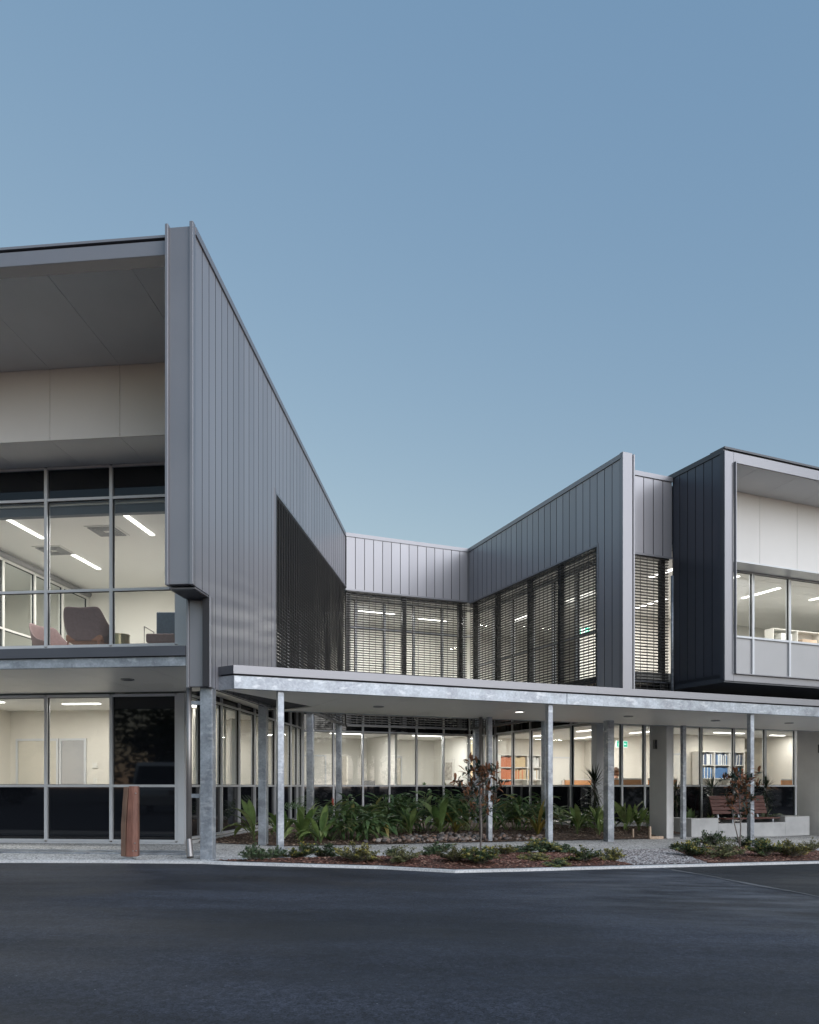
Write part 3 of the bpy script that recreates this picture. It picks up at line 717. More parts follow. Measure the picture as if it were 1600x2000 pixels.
# upper glazing behind the louvers
curtain(RW, 'x', NC+.75, [TP1-.3, 5.45, 6.35, 7.3, 8.25, 9.0, 9.5], [3.72, 4.0, 5.75, 6.55], lambda i, j: 'glass')
curtain(RW, 'y', TP2+.72, linspace(2.6, 9.98, 7), [3.72, 4.85, 6.5], lambda i, j: 'glass')
bx(RW, 'slab_edge', 'trim_dark', TP1-.3, TP2+.72, NC+.5, NC+.7, 3.49, 3.72); bx(RW, 'slab_edge', 'trim_dark', TP2+.5, TP2+.68, 2.6, NC+.5, 3.49, 3.72)
room(RW, 'floor_slab', 'carpet', [(TP2+.75, 22, 2.48, 14.2, 3.50, 3.70), (TP1-1.2, TP2+.7, NC+.8, 14.2, 3.50, 3.70)])
room(RW, 'ceiling', 'ceil_white', [(TP2+.3, 22, 2.42, 14.2, 6.56, 6.66), (TP1-1.2, TP2+.3, NC+.35, 14.2, 6.56, 6.66)])
room(RW, 'interior_wall', 'wall_white', [(TP1-1.2, 18.5, 13.2, 13.35, 3.7, 6.6), (21.9, 22.0, 2.6, 13.2, 3.7, 6.6), (TP1-1.3, TP1-1.2, NC+.8, 13.3, 3.7, 6.6), (12.2, 21.9, 8.4, 8.52, 3.7, 6.6)])
MB().hexa([(TP2+.3, 2.4, 7.9), (18.5, 2.4, 7.9), (18.5, 14.2, 7.6), (TP2+.3, 14.2, 7.6), (TP2+.3, 2.4, 8.0), (18.5, 2.4, 8.0), (18.5, 14.2, 7.75), (TP2+.3, 14.2, 7.75)]).build('roof', 'trim_dark', RW)
MB().box(TP1-1.2, TP2+.3, NC+.3, 14.2, 7.6, 7.7).build('roof', 'trim_dark', RW)
for (t0, t1, n0, n1, p) in ((11.6, 11.7, 3.3, 4.6, 18), (13.6, 13.7, 3.5, 4.8, 18), (13.6, 13.7, 6.2, 7.5, 16), (15.6, 15.7, 4.0, 5.3, 18), (17.6, 17.7, 3.4, 4.7, 18), (19.4, 19.5, 4.0, 5.3, 16), (11.2, 11.3, 6.4, 7.7, 18), (11.2, 11.3, 9.6, 10.9, 18), (6.0, 7.2, 11.2, 11.3, 22), (8.2, 9.2, 11.6, 11.7, 16)): ceiling_light(RW, t0, t1, n0, n1, 6.536, p*.8)
soffit(RW, 'tile_grid', 'ceil_white', linspace(9.8, 21.8, 10), linspace(2.5, 8.38, 10), lambda n: 6.538, .012, .010)
# ground floor glazing: back of the courtyard, its right side, and the front under the walkway
gt = [4.24, 5.2, 6.16, 7.05, 7.99, 8.95, 9.9, 10.45, 10.86]
curtain(RW, 'x', 11.34, gt, [.10, 1.10, 2.78, 3.45], lambda i, j: 'glass' if j == 1 else 'black_glass', mw=.055)
curtain(RW, 'y', 10.9, linspace(5.86, 11.28, 5), [.10, 1.10, 2.84, 3.45], lambda i, j: 'glass' if j == 1 else 'black_glass', mw=.055)
ft = [10.96, 11.72, 12.5, 13.35, 14.55, 15.8, 17.05, 18.3, 19.5]
curtain(RW, 'x', 5.8, ft, [.10, 1.10, 2.84, 3.25], lambda i, j: 'glass' if j == 1 else 'black_glass', mw=.06, fm='alu')
b = MB().box(4.2, 10.86, 11.22, 11.5, -.35, .055).box(10.78, 11.0, 5.7, 11.2, -.35, .055).box(11.0, 19.5, 5.68, 5.95, -.45, .055); split(b, 'plinth', 'concrete', RW)
b = MB().box(10.80, 11.02, 5.66, 5.90, .06, 3.45); b.build('corner_post', 'alu', RW)
for n in (2.72, 5.3, 9.05):
    p = Rw(8.95, n); rect_post(RW, 'post', 8.95, n, bedz(p.x, p.y)-.08, 3.46, .17, .17)
# rendered blade columns
def blade_col(t0, t1, n0, n1):
    p = Rw(t0, n0)
    o = MB().box(t0, t1, n0, n1, gz(p.x)-.1, 3.3).build('blade_column', 'render_grey', RW); bevel(o, .01, 2)
    bx(RW, 'wall_light', 'screen_dark', t0-.06, t0-.001, n0+.35, n0+.43, 2.02, 2.25)
blade_col(11.22, 11.44, 3.42, 4.05); blade_col(17.0, 17.25, 3.42, 4.6)
# ground-floor interiors
room(RW, 'ceiling', 'ceil_white', [(3.0, 10.84, 11.42, 15.0, 2.74, 2.8), (10.96, 20.0, 5.86, 14.0, 2.78, 2.84)])
room(RW, 'floor_slab', 'carpet', [(3.0, 10.9, 11.40, 15.0, -.05, .02), (10.96, 20.0, 5.86, 14.0, -.05, .02)])
room(RW, 'interior_wall', 'wall_white', [(3.0, 10.9, 14.0, 14.12, 0, 2.78), (7.28, 7.36, 11.42, 14.0, 0, 2.78), (9.86, 9.94, 11.42, 14.0, 0, 2.78), (4.0, 4.1, 11.6, 14.0, 0, 2.78)])
room(RW, 'interior_wall', 'wall_cream', [(10.96, 15.2, 12.3, 12.42, 0, 2.8), (15.2, 15.3, 8.2, 12.42, 0, 2.8), (15.3, 18.7, 8.15, 8.27, 0, 2.8), (19.9, 20.0, 5.9, 12.3, 0, 2.8), (18.6, 18.7, 8.27, 12.3, 0, 2.8), (18.7, 20, 10.2, 10.3, 0, 2.8)])
for (t0, t1, n0, n1, z, p) in ((5.2, 6.3, 11.62, 11.70, 2.74, 14), (8.0, 9.1, 11.62, 11.70, 2.74, 14), (10.1, 10.6, 12.3, 12.4, 2.74, 6), (12.0, 12.1, 7.0, 8.3, 2.78, 11), (12.0, 12.1, 9.7, 11.0, 2.78, 12), (14.0, 14.1, 7.0, 8.3, 2.78, 10), (14.0, 14.1, 10.0, 11.3, 2.78, 10), (16.2, 17.4, 6.9, 7.0, 2.78, 10), (18.9, 19.5, 7.2, 7.3, 2.78, 5)): ceiling_light(RW, t0, t1, n0, n1, z-.012 if z > 2.75 else z, p)
soffit(RW, 'tile_grid', 'ceil_white', linspace(10.98, 19.9, 8), linspace(5.9, 12.28, 10), lambda n: 2.769, .010, .010)
door(RW, 'x', 13.998, 4.9, 5.75, .02, 2.1, 'laminate'); door(RW, 'x', 13.998, 7.75, 8.55, .02, 2.1, 'door_cream')
door(RW, 'x', 12.298, 13.6, 14.5, .02, 2.1, 'laminate'); door(RW, 'x', 8.148, 15.45, 16.1, .02, 2.1, 'wall_white', False)
MB().box(6.2, 6.24, 13.0, 13.9, .02, 2.1).build('open_door', 'door_cream', RW)
b = MB().box(18.75, 18.83, 8.9, 8.95, .02, 2.4).box(19.75, 19.83, 8.9, 8.95, .02, 2.4).box(18.83, 19.75, 8.9, 8.95, 2.3, 2.4); b.build('partition_frame', 'laminate', RW)
MB().box(TP2-.028, TP2+.3, NC-.028, NC+.3, 6.6, TOP-.02).build('corner_trim', 'trim', RW)

# ------------------------------------------------------------------ covered walkway
CW = empty('covered_walkway', C0, BETA, 'long flat galvanised steel walkway roof on slender posts in front of the courtyard', 'canopy')
TE = 20.0
edge = [(-.177, .283), (0, 0), (TE, 0)]
def strip(b, pts, th, z0, z1, off=0):
    for i in range(len(pts)-1):
        a, c = Vector(pts[i]), Vector(pts[i+1]); d = (c-a).normalized(); nn = Vector((-d.y, d.x))
        a = a+nn*off; c = c+nn*off
        a2, c2 = a+nn*th, c+nn*th
        b.hexa([(a.x, a.y, z0), (c.x, c.y, z0), (c2.x, c2.y, z0), (a2.x, a2.y, z0), (a.x, a.y, z1), (c.x, c.y, z1), (c2.x, c2.y, z1), (a2.x, a2.y, z1)])
for (t0, t1) in ((0, 5.95), (5.953, 12.4), (12.403, TE)):
    bevel(MB().box(t0, t1, .0, .07, 2.56, 2.762).build('edge_beam', 'galv', CW), .006)
b = MB(); strip(b, edge[:2], .05, 2.56, 2.762); b.build('edge_beam', 'galv', CW)
b = MB(); strip(b, edge[:2], .03, 2.785, 2.91, -.02); b.build('flashing', 'trim_dark', CW)
for (t0, t1) in ((-.012, 6.6), (6.602, 13.0), (13.002, TE)):
    MB().box(t0, t1, -.03, .05, 2.785, 2.912).build('flashing', 'trim', CW)
b = MB().box(-.0, TE, .012, .05, 2.764, 2.783); b.build('shadow_gap', 'joint', CW)
poly = [(.02, .075), (TE, .075), (TE, 3.35), (1.57, 3.35), (-.12, .33)]
MB().prism(poly, 2.78, 2.88).build('roof_deck', 'trim_dark', CW)
# lined soffit, cut into sheets
sf = MB().prism([(p[0], p[1]) for p in poly], 2.60, 2.62).build('soffit', 'joint', CW)
def clip_left(t, n): return max(t, -.10+.5655*(n-.33)+.02)
tt = [.03]+[1.2*k+.7 for k in range(1, 16)]+[TE]
for i in range(len(tt)-1):
    a, c = tt[i]+.004, tt[i+1]-.004
    q = [(clip_left(a, .08), .08), (c, .08), (max(c, clip_left(c, 3.33)), 3.33), (clip_left(a, 3.33), 3.33)]
    if i == 0: q = [(.03, .08), (c, .08), (c, 1.75+.55), (-.09, .35)]
    if i == 1: q = [(a, .08), (c, .08), (c, 3.33), (1.58, 3.33), (a, 2.30)]
    MB().prism(q, 2.575, 2.598).build('panel', 'soffit_warm', sf)
b = MB().box(1.57, TE, 3.352, 3.42, 2.565, 2.76); b.build('rear_beam', 'galv', CW)
for (t, n) in ((.74, .13), (5.66, .13), (10.5, .13), (15.4, .13), (6.03, 3.0), (11.56, 3.22), (17.4, 3.22)):
    p = Rw(t, n); rect_post(CW, 'post', t, n, gz(p.x)-.03, 2.575, .10, .10)
for (t, n) in ((3.0, 1.75), (5.9, 1.55), (8.6, 1.6), (11.1, 1.7), (13.2, 1.55), (15.6, 1.6)): downlight(CW, t, n, 2.574, .10, t in (5.9,))
p = Rw(5.85, 3.06); b = MB().tube([(5.86, 3.07, 2.7), (5.86, 3.07, gz(p.x)+.1)], .038, 12); b.build('downpipe', 'chrome', CW, True)

# ------------------------------------------------------------------ objects on the pavement
BO = empty('bollard', (-4.18, 11.83, 0), .12, 'split hardwood bollard on a steel foot, standing by the kerb', 'bollard')
def taper(b, bot, top, z0, z1, zm=.45, bul=.0):
    n = len(bot); lv = [(z0, bot), (z0+(z1-z0)*zm, [(bx_+bul*(-1 if bx_ < 0 else 0)+(tx-bx_)*zm*.4, by+(ty-by)*zm*.4) for (bx_, by), (tx, ty) in zip(bot, top)]), (z1, top)]
    vs = [(x, y, z) for z, p in lv for x, y in p]
    fs = [tuple(range(n-1, -1, -1)), tuple(range(2*n, 3*n))]
    for l in range(2):
        for i in range(n): fs.append((l*n+i, l*n+(i+1) % n, (l+1)*n+(i+1) % n, (l+1)*n+i))
    b.add(vs, fs)
b = MB(); taper(b, [(-.125, .02), (-.035, -.075), (.0, .10), (-.06, .12)], [(-.085, .02), (.002, -.06), (.01, .09), (-.04, .10)], .05, 1.085, bul=.006)
bevel(b.build('timber_side', 'timber_brown', BO), .006, 2)
b = MB(); taper(b, [(-.028, -.082), (.07, -.088), (.135, -.06), (.13, .10), (.008, .11)], [(.010, -.068), (.085, -.075), (.135, -.05), (.13, .09), (.015, .10)], .05, 1.095)
bevel(b.build('timber_side', 'timber_red', BO), .006, 2)
MB().box(-.10, .08, -.05, .06, .0, .012).box(-.06, .05, -.03, .03, .012, .05).build('steel_foot', 'galv', BO)
for (x, z) in ((.112, .99), (.10, .25), (.118, .14), (.075, .135)):
    me = MB(); me.tube([(x, -.066, z), (x, -.088, z)], .010, 8); me.build('bolt', 'chrome', BO)

# bench, planter, timber set-out frame
PL = empty('planter', Rw(12.45, 3.9), BETA, 'low concrete planter wall with a notch for the bench, under the windows', 'planter')
g0 = gz(Rw(14, 3.9).x)-.03
b = MB(); H1, H2 = .257, .11
b.box(0, .91, 0, .22, g0, H1).box(.91, 3.30, 0, .22, g0, H2).box(3.30, 4.23, 0, .22, g0, H1); bevel(b.build('front_wall', 'concrete', PL), .008, 2)
b = MB().box(0, .2, .222, 1.75, g0, H1); bevel(b.build('end_wall', 'concrete', PL), .008, 2)
b = MB().box(.2, .4, .222, .9, g0, H1-.004).box(4.03, 4.23, .222, 1.75, g0, H1); bevel(b.build('end_wall', 'concrete', PL), .008, 2)
bx(PL, 'soil', 'soil_brown', .2, 4.03, .222, 1.75, g0, .05)
BN = empty('bench', Rw(13.72, 4.0, .05), BETA, 'red-brown slatted timber bench set into the concrete planter', 'bench')
sl = MB().box(0, 1.98, 0, .095, 0, .032).mesh('slat', 'timber_bench')
for k in range(4): bevel(place('slat', sl, BN, (0, .02+k*.112, .155)), .006, 1)
for k in range(5):
    o = place('slat', sl, BN, (0, .50+k*.028, .28+k*.1), (rad(76), 0, 0)); bevel(o, .006, 1)
for x in (.25, .99, 1.7):
    MB().hexa([(x, .03, .0), (x+.05, .03, .0), (x+.05, .46, .0), (x, .46, .0), (x, .03, .15), (x+.05, .03, .15), (x+.05, .46, .15), (x, .46, .15)]).build('support', 'galv', BN)
    MB().hexa([(x, .53, .1), (x+.05, .53, .1), (x+.05, .57, .1), (x, .57, .1), (x, .66, .78), (x+.05, .66, .78), (x+.05, .69, .78), (x, .69, .78)]).build('back_bracket', 'galv', BN)
TF = empty('timber_frame', Rw(10.3, 3.55, gz(5.7)), BETA, 'small raw pine peg frame at the mulch edge beside the pale column', 'timber frame')
bevel(MB().box(-.02, .02, -.02, .02, -.05, .24).build('peg', 'timber_pale', TF), .003)
bevel(MB().box(.30, .35, -.25, -.2, -.05, .30).build('peg', 'timber_pale', TF), .003)
bevel(MB().box(.352, .74, -.24, -.20, -.03, .06).build('rail', 'timber_pale', TF), .003)
bevel(MB().box(-.02, .33, -.03, .0, -.03, .03).build('rail', 'timber_pale', TF), .003)

# ------------------------------------------------------------------ lounge furniture
def armchair(u, v, rz, label):
    p = Lw(u, v, 3.70); A = empty('armchair', p, rz-ALPHA, label, 'armchair', 'lounge chairs behind the upper glazing')
    # shell: grid from left arm, round the back, to right arm; local -y is the back
    prof = [(-.50, .42, .50), (-.50, .15, .56), (-.47, -.10, .68), (-.41, -.27, .90), (-.36, -.34, 1.02), (-.12, -.37, .975), (.12, -.37, .975), (.36, -.34, 1.02), (.41, -.27, .90), (.47, -.10, .68), (.50, .15, .56), (.50, .42, .50)]
    b = MB(); vs = []
    for (x, y, z) in prof:
        low = Vector((x*.78, y*.74+.02, .30)); top = Vector((x, y, z))
        for f in (0, .5, 1): q = low.lerp(top, f); vs.append((q.x, q.y, q.z))
    nI = len(prof); inn = []
    for i, (x, y, z) in enumerate(prof):
        d = Vector((x, y, 0)).normalized()*.045
        for f in (0, 1, 2): a = vs[i*3+f]; inn.append((a[0]-d.x, a[1]-d.y, a[2]-.01))
    fs = []; o = len(vs)
    for i in range(nI-1):
        for f in (0, 1):
            fs.append((i*3+f, (i+1)*3+f, (i+1)*3+f+1, i*3+f+1)); fs.append((o+i*3+f+1, o+(i+1)*3+f+1, o+(i+1)*3+f, o+i*3+f))
        fs.append((i*3+2, (i+1)*3+2, o+(i+1)*3+2, o+i*3+2)); fs.append((i*3, o+i*3, o+(i+1)*3, (i+1)*3))
    for i in (0, nI-1):
        for f in (0, 1): fs.append((i*3+f, i*3+f+1, o+i*3+f+1, o+i*3+f))
    b.add(vs+inn, fs); sh = b.build('shell', 'fabric_mauve', A, True); ss = sh.modifiers.new('sub', 'SUBSURF'); ss.levels = ss.render_levels = 2
    c = MB().box(-.36, .36, -.24, .40, .30, .44); bevel(c.build('seat_cushion', 'fabric_tan', A), .04, 3)
    for sx in (-1, 1):
        t = MB().tube([(sx*.49, .38, .50), (sx*.38, .36, .25), (sx*.34, .38, .0)], [.02, .022, .016], 8); t.build('leg', 'fabric_tan', A)
        t = MB().tube([(sx*.30, -.22, .32), (sx*.34, -.30, .0)], [.02, .014], 8); t.build('leg', 'fabric_tan', A)
    return A
armchair(-8.25, 15.35, .10, 'mauve winged armchair with its back to the upper window, largest of the lounge chairs')
armchair(-9.75, 16.6, -1.9, 'tan and mauve armchair turned sideways behind the larger winged armchair')
A = empty('lounge_chair', Lw(-6.75, 15.9, 3.70), -ALPHA+.1, 'boxy blue high-backed chair with metal arm frame at the lounge corner', 'chair')
bevel(MB().box(-.28, .34, -.02, .08, .35, 1.02).build('backrest', 'fabric_blue', A), .02, 2)
bevel(MB().box(-.30, .28, -.62, -.04, .28, .46).build('seat', 'fabric_mauve', A), .03, 2)
for x in (-.33, .31): MB().tube([(x, -.6, .0), (x, -.6, .6), (x, -.02, .6), (x, -.02, .0)], .012, 6).build('arm_frame', 'chrome', A)
D = empty('side_table', Lw(-7.62, 15.45, 3.70), 0, 'brass drum side table between the lounge chairs', 'table')
n = 28; MB().prism([(.19*cos(2*pi*k/n), .19*sin(2*pi*k/n)) for k in range(n)], 0, .46).build('drum', 'brass', D); MB().prism([(.2*cos(2*pi*k/n), .2*sin(2*pi*k/n)) for k in range(n)], .462, .48).build('top', 'brass', D)

# ------------------------------------------------------------------ office contents
def bookcase(t, n, wd, rows, cols, h, z0, label):
    p = Rw(t, n, z0); B = empty('bookcase', p, BETA, label, 'bookcase'); d = .32; th = .025; y0 = 0
    for i in range(cols+1): MB().box(i*wd/cols-th/2, i*wd/cols+th/2, 0, d, 0, h).build('upright', 'laminate', B)
    for j in range(rows+1): MB().box(th/2, wd-th/2, .004, d-.004, j*(h-th)/rows, j*(h-th)/rows+th).build('shelf', 'laminate', B)
    MB().box(0, wd, d, d+.012, 0, h).build('back_panel', 'laminate', B); return B
def books(t, n, z0, wd, rows, cols, h, fill, where, zf=.82):
    cw, ch = wd/cols, (h-.025)/rows; cnt = {}
    for (i, j), (mats, nm, lab, tilt) in fill.items():
        x = i*cw+.03; end = (i+1)*cw-.03
        while x < end-.03:
            w_ = random.uniform(.028, .06); hh = ch*random.uniform(.70, .86); mm = random.choice(mats)
            if x+w_ > end: break
            a = tilt*random.uniform(.4, 1) if tilt and random.random() < .8 else 0
            p = Rw(t+x, n+.06, z0+j*ch+.03)
            o = MB().box(0, w_-.003, 0, .22, 0, hh).build(nm, mm); o.location = p; o.rotation_euler = (0, a, BETA)
            k_ = cnt.get((i, j), 0); cnt[(i, j)] = k_+1
            tag(o, f'{mm.split("_")[1]} {nm}, {ORD[k_]} from left on the {lab}', nm, where)
            x += w_+(abs(a)*.1)
B1 = bookcase(11.43, 11.93, 1.64, 5, 3, 2.16, .02, 'open white bookcase of orange and tan folders at the courtyard end')
books(11.43, 11.93, .02, 1.64, 5, 3, 2.16, {
    (0, 4): (['binder_orange'], 'folder', 'top left shelf of the courtyard bookcase', 0), (0, 3): (['binder_orange'], 'folder', 'second left shelf of the courtyard bookcase', 0), (0, 2): (['binder_orange'], 'folder', 'third left shelf of the courtyard bookcase', 0),
    (1, 4): (['binder_tan'], 'folder', 'top middle shelf of the courtyard bookcase', 0), (1, 3): (['binder_tan', 'binder_orange'], 'folder', 'second middle shelf of the courtyard bookcase', 0),
    (2, 4): (['binder_white'], 'folder', 'top right shelf of the courtyard bookcase', .25), (2, 3): (['binder_white', 'binder_tan'], 'folder', 'second right shelf of the courtyard bookcase', 0)}, 'courtyard bookcase folders')
B2 = bookcase(16.4, 7.8, 1.94, 5, 3, 2.2, .02, 'open white bookcase of white and blue binders behind the bench')
books(16.4, 7.8, .02, 1.94, 5, 3, 2.2, {
    (0, 4): (['binder_white', 'binder_white', 'binder_navy'], 'binder', 'top left shelf above the bench', 0), (1, 4): (['binder_white', 'binder_white', 'binder_blue', 'binder_navy'], 'binder', 'top middle shelf above the bench', 0), (2, 4): (['binder_white', 'binder_white', 'binder_navy'], 'binder', 'top right shelf above the bench', .15),
    (0, 3): (['binder_white', 'binder_white', 'binder_blue'], 'binder', 'second left shelf above the bench', 0), (1, 3): (['binder_blue'], 'binder', 'second middle shelf above the bench', 0), (2, 3): (['binder_blue', 'binder_white', 'binder_orange'], 'binder', 'second right shelf above the bench', .18)}, 'bench bookcase binders')
B3 = bookcase(17.2, 5.6, 3.0, 5, 3, 2.15, 3.70, 'open white bookcase inside the projecting window box')
for k, (x, mm, lab) in enumerate(((.35, 'binder_white', 'white storage box on the box-window bookcase'), (1.25, 'timber_pale', 'flat tan crate on the box-window bookcase'))):
    o = MB().box(0, .45 if k == 0 else .6, .03, .28, 0, .30 if k == 0 else .18).build('storage_box', mm); o.location = Rw(17.2+x, 5.6, 3.7+1.735 if k == 0 else 3.7+1.735); o.rotation_euler.z = BETA; tag(o, lab, 'box')
def desk(t, n, wd, label, screen=True):
    D = empty('desk', Rw(t, n, .02), BETA, label, 'desk', 'workstations in the ground-floor office')
    MB().box(0, wd, 0, .75, .70, .73).build('desk_top', 'laminate', D)
    for x in (0, wd-.05): MB().box(x, x+.05, .02, .73, 0, .70).build('leg', 'laminate', D)
    MB().box(.03, wd-.03, -.05, -.01, .55, 1.26).build('screen_panel', 'veneer', D)
    MB().box(0, wd, -.055, -.005, 1.262, 1.30).build('screen_cap', 'laminate', D)
    return D
desk(12.15, 9.2, 1.5, 'desk with orange timber screen beside the courtyard bookcase'); desk(11.7, 6.75, 1.6, 'desk with orange timber screen in front of the seated person')
desk(13.4, 6.75, 1.1, 'desk with orange timber screen next to the pale column'); desk(18.8, 6.8, 1.1, 'desk with orange timber screen at the far end past the bench')
def monitor(t, n, rz, label, mback='plastic_grey'):
    Mo = empty('monitor', Rw(t, n, .75), BETA+rz, label, 'monitor')
    MB().box(-.27, .27, -.02, .02, .18, .52).build('screen', mback, Mo); MB().box(-.03, .03, .02, .05, .01, .3).build('stand', 'plastic_grey', Mo); MB().box(-.12, .12, -.08, .1, 0, .012).build('base', 'plastic_grey', Mo)
monitor(6.6, 11.95, .5, 'grey monitor on the sill of the middle courtyard office', 'plastic_grey'); monitor(12.6, 9.55, 0, 'pale monitor behind the screen near the courtyard bookcase', 'laminate')
def sill_desk(t, label):
    D = empty('desk', Rw(t, 11.75, .02), BETA, label, 'desk'); MB().box(0, 1.2, 0, .6, .70, .73).build('desk_top', 'laminate', D)
    for x in (0, 1.15): MB().box(x, x+.05, .02, .58, 0, .70).build('leg', 'laminate', D)
sill_desk(6.0, 'pale desk holding the grey monitor behind the courtyard glass'); sill_desk(8.3, 'pale desk holding two small pot plants behind the courtyard glass')
for t, lab in ((8.55, 'small potted succulent on the courtyard office desk, near the door'), (9.3, 'small potted succulent on the courtyard office desk, near the framed picture')):
    P = empty('pot_plant', Rw(t, 11.95, .75), 0, lab, 'plant'); nn = 10
    MB().prism([(.07*cos(2*pi*k/nn), .07*sin(2*pi*k/nn)) for k in range(nn)], 0, .36).build('pot', 'plastic_grey', P)
    b = MB()
    for k in range(16):
        a = k*2.4; e = rad(30+50*random.random()); l = random.uniform(.08, .14)
        d = Vector((cos(a)*cos(e), sin(a)*cos(e), sin(e))); s_ = Vector((-sin(a), cos(a), 0))*.016; c = Vector((0, 0, .36))
        b.add([c-s_*.5, c+d*l*.5-s_, c+d*l, c+d*l*.5+s_], [(0, 1, 2, 3)])
    b.build('leaves', 'fern_leaf', P)
PF = empty('picture_frame', Rw(9.855, 12.35, 1.18), BETA, 'white framed picture on the courtyard office wall', 'picture')
MB().box(-.03, -.002, 0, .75, 0, .85).build('frame', 'laminate', PF); MB().box(-.034, -.031, .1, .65, .12, .73).build('print', 'painting', PF)
def exit_sign(p, rz, label):
    E_ = empty('exit_sign', p, rz, label, 'sign'); MB().box(-.20, .20, -.02, .02, 0, .19).build('panel', 'exit_white', E_)
    MB().box(-.19, -.06, -.025, -.0205, .012, .178).build('green_field', 'exit_green', E_); MB().box(.06, .19, -.025, -.0205, .012, .178).build('green_field', 'exit_green', E_)
    b = MB(); X = -.0262
    for q in ([(-.125, .13), (-.105, .13), (-.105, .155), (-.125, .155)], [(-.135, .08), (-.105, .08), (-.10, .125), (-.13, .125)], [(-.16, .03), (-.145, .03), (-.11, .08), (-.13, .08)], [(-.10, .03), (-.085, .035), (-.105, .085), (-.125, .08)], [(.09, .085), (.15, .085), (.15, .105), (.09, .105)], [(.075, .095), (.10, .06), (.10, .13), (.10, .13)]):
        b.add([(x, X, z) for x, z in q]+[(x, X+.001, z) for x, z in q], [(0, 1, 2, 3), (4, 5, 1, 0), (5, 6, 2, 1), (6, 7, 3, 2), (7, 4, 0, 3)])
    b.build('pictogram', 'exit_white', E_); MB().box(-.005, .005, -.005, .005, .19, .34).build('hanger', 'plastic_grey', E_)
exit_sign(Rw(13.0, 7.4, 2.26), BETA, 'green and white exit sign hanging in the ground-floor office'); exit_sign(Rw(11.6, 7.4, 5.55), BETA-.6, 'green and white exit sign behind the upper right louvers')

# seated person seen from the shoulders up over the desk screen
def person():
    P = empty('person', Rw(12.82, 7.45, .02), BETA+.2, 'person with short brown hair and dark jacket seated at a desk', 'person')
    me = bpy.data.meshes.new('body'); 
    J = [((0, 0, .78), .15), ((0, .02, 1.0), .15), ((0, .03, 1.18), .155), ((0, .0, 1.30), .065), ((.005, -.01, 1.38), .058), ((.02, -.01, 1.46), .088), ((.02, -.01, 1.54), .086),
         ((-.17, .02, 1.20), .06), ((-.22, -.02, 1.02), .048), ((-.16, -.24, .92), .04), ((-.10, -.40, .93), .03), ((.17, .02, 1.20), .06), ((.22, -.02, 1.02), .048), ((.16, -.24, .92), .04), ((.10, -.40, .93), .03),
         ((-.10, -.05, .66), .09), ((-.12, -.42, .64), .075), ((-.12, -.44, .15), .05), ((-.12, -.56, .08), .035), ((.10, -.05, .66), .09), ((.12, -.42, .64), .075), ((.12, -.44, .15), .05), ((.12, -.56, .08), .035),
         ((.115, -.02, 1.46), .02), ((.09, -.015, 1.405), .03)]
    Ed = [(0, 1), (1, 2), (2, 3), (3, 4), (4, 5), (5, 6), (2, 7), (7, 8), (8, 9), (9, 10), (2, 11), (11, 12), (12, 13), (13, 14), (0, 15), (15, 16), (16, 17), (17, 18), (0, 19), (19, 20), (20, 21), (21, 22), (5, 23), (4, 24)]
    me.from_pydata([j[0] for j in J], Ed, [])
    o = place('body', me, P); me.materials.append(M['skin'])
    sk = o.modifiers.new('skin', 'SKIN'); sk.use_smooth_shade = True
    for i, j in enumerate(J): me.skin_vertices[0].data[i].radius = (j[1], j[1])
    me.skin_vertices[0].data[0].use_root = True
    sb = o.modifiers.new('sub', 'SUBSURF'); sb.levels = 2; sb.render_levels = 2
    # hair cap
    bm = bmesh.new(); bmesh.ops.create_uvsphere(bm, u_segments=16, v_segments=10, radius=1)
    bmesh.ops.delete(bm, geom=[v for v in bm.verts if v.co.z < -.55 or (v.co.x > .45 and v.co.z < .45)], context='VERTS')
    for v in bm.verts: v.co = Vector((.005+v.co.x*.115, -.01+v.co.y*.102, 1.52+v.co.z*.125))
    hm = bpy.data.meshes.new('hair'); bm.to_mesh(hm); bm.free(); hm.materials.append(M['hair']); hm.polygons.foreach_set('use_smooth', [True]*len(hm.polygons)); h = place('hair', hm, P)
    sd = h.modifiers.new('s', 'SOLIDIFY'); sd.thickness = .015
    # jacket
    bj = MB(); ringz = [(.70, .20, .16), (.95, .21, .165), (1.12, .235, .16), (1.22, .22, .13), (1.29, .11, .09), (1.31, .085, .08)]; nn = 16; vs = []
    for z, a, c in ringz: vs += [(a*cos(2*pi*k/nn), .02+c*sin(2*pi*k/nn), z) for k in range(nn)]
    bj.add(vs, [(r*nn+k, r*nn+(k+1) % nn, (r+1)*nn+(k+1) % nn, (r+1)*nn+k) for r in range(len(ringz)-1) for k in range(nn)]); bj.build('jacket', 'cloth_dark', P, True)
    for sx in (-1, 1): MB().tube([(sx*.16, .02, 1.22), (sx*.235, -.01, 1.05), (sx*.225, -.05, .99), (sx*.155, -.26, .93)], [.075, .066, .062, .05], 10).build('sleeve', 'cloth_dark', P, True)
person()
C_ = empty('office_chair', Rw(12.84, 7.6, .02), BETA, 'dark office chair under the seated person', 'chair')
bevel(MB().box(-.24, .24, -.35, .15, .54, .60).build('seat', 'cloth_dark', C_), .02, 2); bevel(MB().box(-.22, .22, .16, .22, .70, 1.12).build('backrest', 'cloth_dark', C_), .02, 2)
MB().tube([(0, -.1, .06), (0, -.1, .54)], .03, 8).build('stem', 'chrome', C_)
for k in range(5): MB().tube([(0, -.1, .08), (.28*cos(k*1.257), -.1+.28*sin(k*1.257), .03)], .02, 6).build('foot', 'screen_dark', C_)

